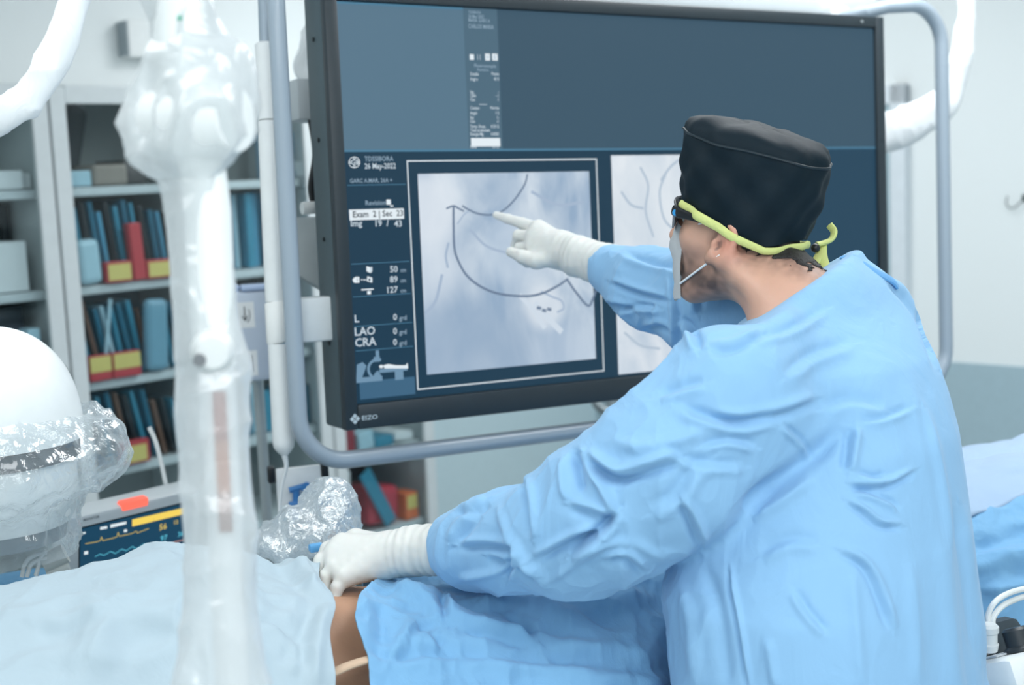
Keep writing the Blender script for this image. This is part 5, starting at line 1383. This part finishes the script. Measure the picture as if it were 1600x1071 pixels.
pq(t, [(193, 828), (193, 832), (198, 831), (198, 827)], 4, -.0012); pq(t, [(129, 832), (129, 835), (133, 834), (133, 831)], 4, -.0012); pq(t, [(131, 862), (131, 867), (137, 866), (137, 861)], 4, -.0012)
def trace(pts, w, mi, y=-.0012):
    c = [np.array(mp_(*p)) for p in pts]
    for i in range(len(c) - 1):
        d = c[i + 1] - c[i]; L = np.linalg.norm(d); nn = np.array([-d[1], d[0]]) / L * w / 2
        poly(t, [(p[0], y - 2e-6 * i, p[1]) for p in (c[i] - nn, c[i + 1] - nn, c[i + 1] + nn, c[i] + nn)], mi)
rr_ = random.Random(4)
trace([(133, 850), (150, 847), (156, 845), (158, 839), (160, 845), (176, 841), (182, 839), (184, 832), (186, 838), (205, 834), (212, 830), (214, 833), (232, 826)], .0013, 2)
trace([(148, 870), (156, 866), (162, 868), (172, 862), (180, 865), (190, 858), (197, 861), (206, 854), (213, 858), (224, 850), (236, 852)], .0015, 3)
trace([(240, 858), (250, 854), (262, 852), (272, 847), (290, 843)], .0014, 5)
scr2 = build('screen', t, m1, pm, True, smooth=False)
t = B()
for s, px, py, h, mi in (('56', 248, 829, 9, 0), ('97', 250, 846, 8, 1), ('36', 277, 839, 7, 1), ('II', 238, 815, 4, 0), ('12', 270, 820, 6, 0)):
    x, z = mp_(px, py); text_mesh(t, s, x, z, (mp_(px, py - h)[1] - z) / .7, mi, -.0014)
build('screen_lettering', t, [m1[2], m1[3]], pm, True, smooth=False)
t = B(); x0, z0 = mp_(190, 799); x1, z1 = mp_(232, 781); box(t, ((x0 + x1) / 2, .008, -.002), (x1 - x0, .02, .018), None, .004)
build('alarm_bar', t, glow('alarm_red', (255, 112, 92), 1.2), pm, True)
t = B(); text_mesh(t, 'MONITOR', mp_(130, 815)[0], mp_(130, 815)[1], .007, 0, -.0006); build('front_lettering', t, mat('ink_grey', (110, 120, 126), .5), pm, True, smooth=False)
t = B(); tube(t, [Vector((MWD / 2, .06, -.12)), Vector((MWD / 2, .14, -.12))], .015, 14); build('bracket', t, STEEL, pm, True)
pc = po + Rmn @ np.array([MWD / 2, .15, -.12])
t = B(); tube(t, [np.array([pc[0], pc[1], .03]), pc + np.array([0, 0, .06])], .016, 16); build('stand_pole', t, STEEL, pm)
t = B(); lathe(t, [(0, .035), (.05, .03), (.2, .02), (.21, 0), (0, 0)], (pc[0], pc[1], 0), None, 32); build('stand_base', t, DARK, pm)
cab_pts = [P(233, 668, 2.75), P(243, 690, 2.75), P(252, 724, 2.75), P(258, 752, 2.75), P(263, 776, 2.75), P(266, 810, 2.72), P(268, 840, 2.68)]
t = B(); tube(t, curve(cab_pts, 8), .0045, 10); build('cable', t, OFFWHITE, pm)
# lead connector block left of the monitor
lb = P(84, 878, 2.1)
lbt = thing('lead_block', 'grey-white patient lead connector with white leads, left of the bedside monitor', 'connector', lb - np.array([0, 0, .03]))
t = B(); tube(t, [lb + np.array([-.016, 0, -.004]), lb + np.array([.016, .01, .010])], .016, 18); tube(t, [lb + np.array([-.012, 0, -.02]), lb + np.array([.02, .01, -.012])], .012, 16); build('plug', t, mat('connector_grey', (186, 192, 190), .4), lbt)
for pts in ([(34, 902), (40, 880), (54, 868), (72, 864)], [(42, 902), (48, 884), (60, 876), (74, 874)], [(56, 900), (62, 880), (66, 868), (72, 860)]):
    t = B(); tube(t, curve([P(x, y, 2.09) for x, y in pts], 8), .0034, 10); build('lead', t, OFFWHITE, lbt)
# instrument stand covered in blue cloth, beyond the detector
cu = P(-16, 892, 2.3)
t = B(); box(t, np.array([cu[0], cu[1], cu[2] / 2 - .012]), (.22, .16, cu[2] - .024), RT, .025, 0, 4)
tag(build('instrument_stand', t, cloth('stand_cover_blue', (84, 140, 178), .5, 20)), 'blue cloth-covered stand beyond the drape, below the wrapped detector at the left edge', 'stand')

# ---- crumpled clear bag on the drape, with a small blue clip
bc = P(490, 815, 2.13)
def bag_field(p):
    q = p - bc.astype(np.float32)
    d = ell(q, (0, 0, -.01), (.070, .055, .042)); d = smin(d, ell(q, (.030, .01, .026), (.045, .04, .036)), .03); d = smin(d, ell(q, (-.062, 0, -.030), (.04, .05, .02)), .03)
    n_ = ridged(p.astype(float) * 24, 41, 3) - .8
    return d - .012 * n_ + .006 * vn(p.astype(float) * 30, 9)
v, f = nets(bag_field, bc - .15, bc + .15, .005)
tag(put('plastic_bag', mesh_of('plastic_bag', v, f), clear_film('bag_film', (226, 236, 242), .5, .08, .5, .8, 60), None), 'crumpled clear plastic bag on the drape beside the gloved hand', 'bag')
t = B(); box(t, P(494, 856, 2.03), (.022, .014, .012), RT, .003); tag(build('drape_clip', t, mat('clip_blue', (92, 160, 212), .4)), 'small blue clip on the pale drape between bag and glove', 'clip')

# ---- long white pole hanging in front of the cabinets, left of the grab rail
DP = 2.46
hp = thing('hanging_pole', 'white ceiling-hung pole ending in a tapered barrel beside the grab rail', 'pole', P(446, 760, DP))
tp = P(412, 0, DP)
t = B(); tube(t, [np.array([tp[0], tp[1], 2.7]), P(412, -20, DP), P(415, 72, DP)], .0115, 18); build('upper_tube', t, mat('tube_grey', (158, 172, 184), .35, .2), hp)
t = B(); tube(t, [P(415, 66, DP), P(415, 70, DP), P(420, 188, DP)], [.012, .0195, .0195], 24); build('sleeve', t, OFFWHITE, hp)
t = B(); tube(t, [P(420, 190, DP), P(432, 472, DP)], .0205, 24); build('barrel', t, OFFWHITE, hp)
t = B(); tube(t, [P(432, 472, DP), P(432.4, 475, DP), P(435.5, 534, DP), P(436, 537, DP)], [.0205, .0222, .0222, .0205], 24); build('collar', t, mat('collar_white', (238, 240, 238), .35), hp)
t = B(); tube(t, [P(436, 538, DP), P(443, 690, DP), P(443.8, 700, DP), P(444.2, 706, DP), P(444.6, 712, DP)], [.0205, .0205, .0185, .013, .006], 24); build('lower_barrel', t, OFFWHITE, hp)
t = B(); tube(t, curve([P(444.5, 711, DP), P(447, 730, DP), P(441, 756, DP), P(437, 790, DP), P(438, 830, DP)], 8), [.006, .004, .0034, .0034, .0034], 10); build('nozzle_cable', t, mat('cable_pale', (214, 220, 222), .4), hp)

# ---- transducer plate on its own stand
dp = P(468, 768, 2.62)
ts = thing('transducer_stand', 'white transducer plate with a blue stopcock on a slim pole, left of the display corner', 'medical stand', (dp[0], dp[1] + .03, 0))
Rp = frame3((.96, .28, 0), (0, 0, 1)); Rpn = np.array(Rp)
t = B(); box(t, dp, (.088, .006, .098), Rp, .003); build('plate', t, WHITE, ts)
def dpl(x, y, z): return dp + Rpn @ np.array([x, y, z])
t = B(); box(t, dpl(0, -.008, -.066), (.06, .012, .034), Rp, .003); build('holder', t, DARK, ts)
for cx_ in (-.052, .052):
    t = B(); box(t, dpl(cx_, .004, .038), (.014, .02, .032), Rp, .003); build('clamp', t, DARK, ts)
t = B(); tube(t, [dpl(-.012, -.016, -.05), dpl(-.008, -.016, .012)], .007, 14); tube(t, [dpl(-.022, -.018, .008), dpl(.012, -.018, .014)], .006, 12); lathe(t, [(0, .008), (.010, .008), (.010, 0), (0, 0)], dpl(.012, -.022, .012), frame3((1, 0, 0), (0, -1, 0)), 16)
box(t, dpl(-.01, -.02, -.02), (.03, .012, .012), Rp, .003); build('stopcock', t, mat('stopcock_blue', (66, 132, 196), .3), ts)
t = B(); tube(t, [np.array([dp[0], dp[1] + .035, .02]), np.array([dp[0], dp[1] + .035, dp[2] + .03])], .012, 14); build('pole', t, STEEL, ts)
t = B(); lathe(t, [(0, .03), (.16, .02), (.17, 0), (0, 0)], (dp[0], dp[1] + .035, 0), None, 28); build('base', t, DARK, ts)
t = B(); tube(t, curve([dpl(-.012, -.018, -.05), P(444, 830, 2.56), P(446, 850, 2.5), np.array([*P(440, 880, 2.46)])], 8), .003, 8); build('line', t, OFFWHITE, ts)

# ---- lilac pump with printed labels
bp0 = P(392, 524, 2.95)
ip = thing('infusion_pump', 'pale lilac pump box with two white labels, left of the white hanging pole', 'medical device', (bp0[0], bp0[1] + .05, 0))
t = B(); box(t, bp0, (.072, .06, .196), Rp, .007); build('housing', t, mat('lilac_plastic', (196, 208, 224), .4), ip)
Ln = lambda x, z, y=-.0306: bp0 + Rpn @ np.array([x, y, z])
for zc, hh in ((.048, .056), (-.058, .056)):
    t = B(); poly(t, [Ln(-.030, zc - hh / 2), Ln(.008, zc - hh / 2), Ln(.008, zc + hh / 2), Ln(-.030, zc + hh / 2)]);
    pl = build('label', t, mat('label_white', (240, 243, 244), .5), ip, smooth=False)
    t = B()
    if zc > 0:
        tube(t, [Ln(-.013, zc + .018, -.031), Ln(-.013, zc - .012, -.031)], .0012, 6); tube(t, [Ln(-.019, zc - .002, -.031), Ln(-.013, zc - .012, -.031), Ln(-.007, zc - .002, -.031)], .0012, 6); tube(t, curve([Ln(-.008, zc - .016, -.031), Ln(-.002, zc - .004, -.031), Ln(-.004, zc + .012, -.031)], 6), .0008, 6)
    else: tube(t, [Ln(-.004, zc + .018, -.031), Ln(-.004, zc - .018, -.031)], .001, 6)
    build('printed_arrow', t, mat('ink_dark', (60, 66, 72), .5), pl)
t = B(); box(t, bp0 + np.array([.02, 0, .105]), (.07, .05, .012), Rp, .004); box(t, bp0 + np.array([-.03, 0, .106]), (.02, .04, .016), Rp @ Matrix.Rotation(.4, 3, 'Y'), .003); build('top_clip', t, mat('clip_lilac', (176, 196, 226), .4), ip)
t = B(); tube(t, [np.array([bp0[0], bp0[1] + .045, .03]), np.array([bp0[0], bp0[1] + .045, bp0[2] + .08])], .012, 14); build('stand_pole', t, STEEL, ip)
t = B(); lathe(t, [(0, .04), (.2, .025), (.21, 0), (0, 0)], (bp0[0], bp0[1] + .045, 0), None, 28); build('stand_base', t, DARK, ip)

# ---- white sleeves around hanging cables
slv = cloth('white_sleeve_film', (240, 244, 246), .5, 25)
def sleeve(label, pts, r, seed, nm='cable_sleeve'):
    c = curve(pts, 22); t = B(); tube(t, c, r, 40, flat=(1.15, .7), ref=(0, 0, 1))
    bmesh.ops.recalc_face_normals(t, faces=t.faces[:])
    me = bpy.data.meshes.new(nm); t.to_mesh(me); t.free(); co = co_of(me); no = no_of(me)
    co += no * (.007 * (ridged(co * np.array([16, 16, 9]), seed, 2) - .6) + .004 * vn(co * 9, seed + 1))[:, None]
    set_co(me, co); return tag(put(nm, me, slv), label, 'cable cover', 'white cable sleeves')
e_ = P(140, -90, 2.1)
sleeve('thick white cable sleeve curving down at the top left corner', [P(-300, 300, 2.4), P(-120, 236, 2.2), P(-40, 200, 2.12), P(20, 170, 2.1), P(62, 132, 2.1), P(90, 80, 2.1), P(112, 20, 2.1), e_, P(150, -200, 2.1), P(156, -400, 2.1), np.array([*P(158, -520, 2.1)[:2], 2.7])], .0245, 3)
e_ = P(500, -40, 2.95)
sleeve('white cable sleeve behind the left edge of the large display', [P(545, 150, 3.05), P(500, 118, 3.0), P(476, 104, 2.97), P(480, 76, 2.95), P(490, 36, 2.95), e_, np.array([e_[0] + .02, e_[1], 2.7])], [.028, .030, .028, .024, .02, .02, .02], 7)
e_ = P(1514, -40, 3.5)
sleeve('white cable sleeve hanging behind the upright of the grab rail at right', [P(1330, 196, 3.45), P(1370, 208, 3.45), P(1400, 204, 3.45), P(1432, 188, 3.45), P(1466, 168, 3.45), P(1492, 130, 3.45), P(1506, 60, 3.45), e_, np.array([e_[0], e_[1], 2.7])], [.044, .044, .042, .042, .038, .028, .022, .02, .02], 9)
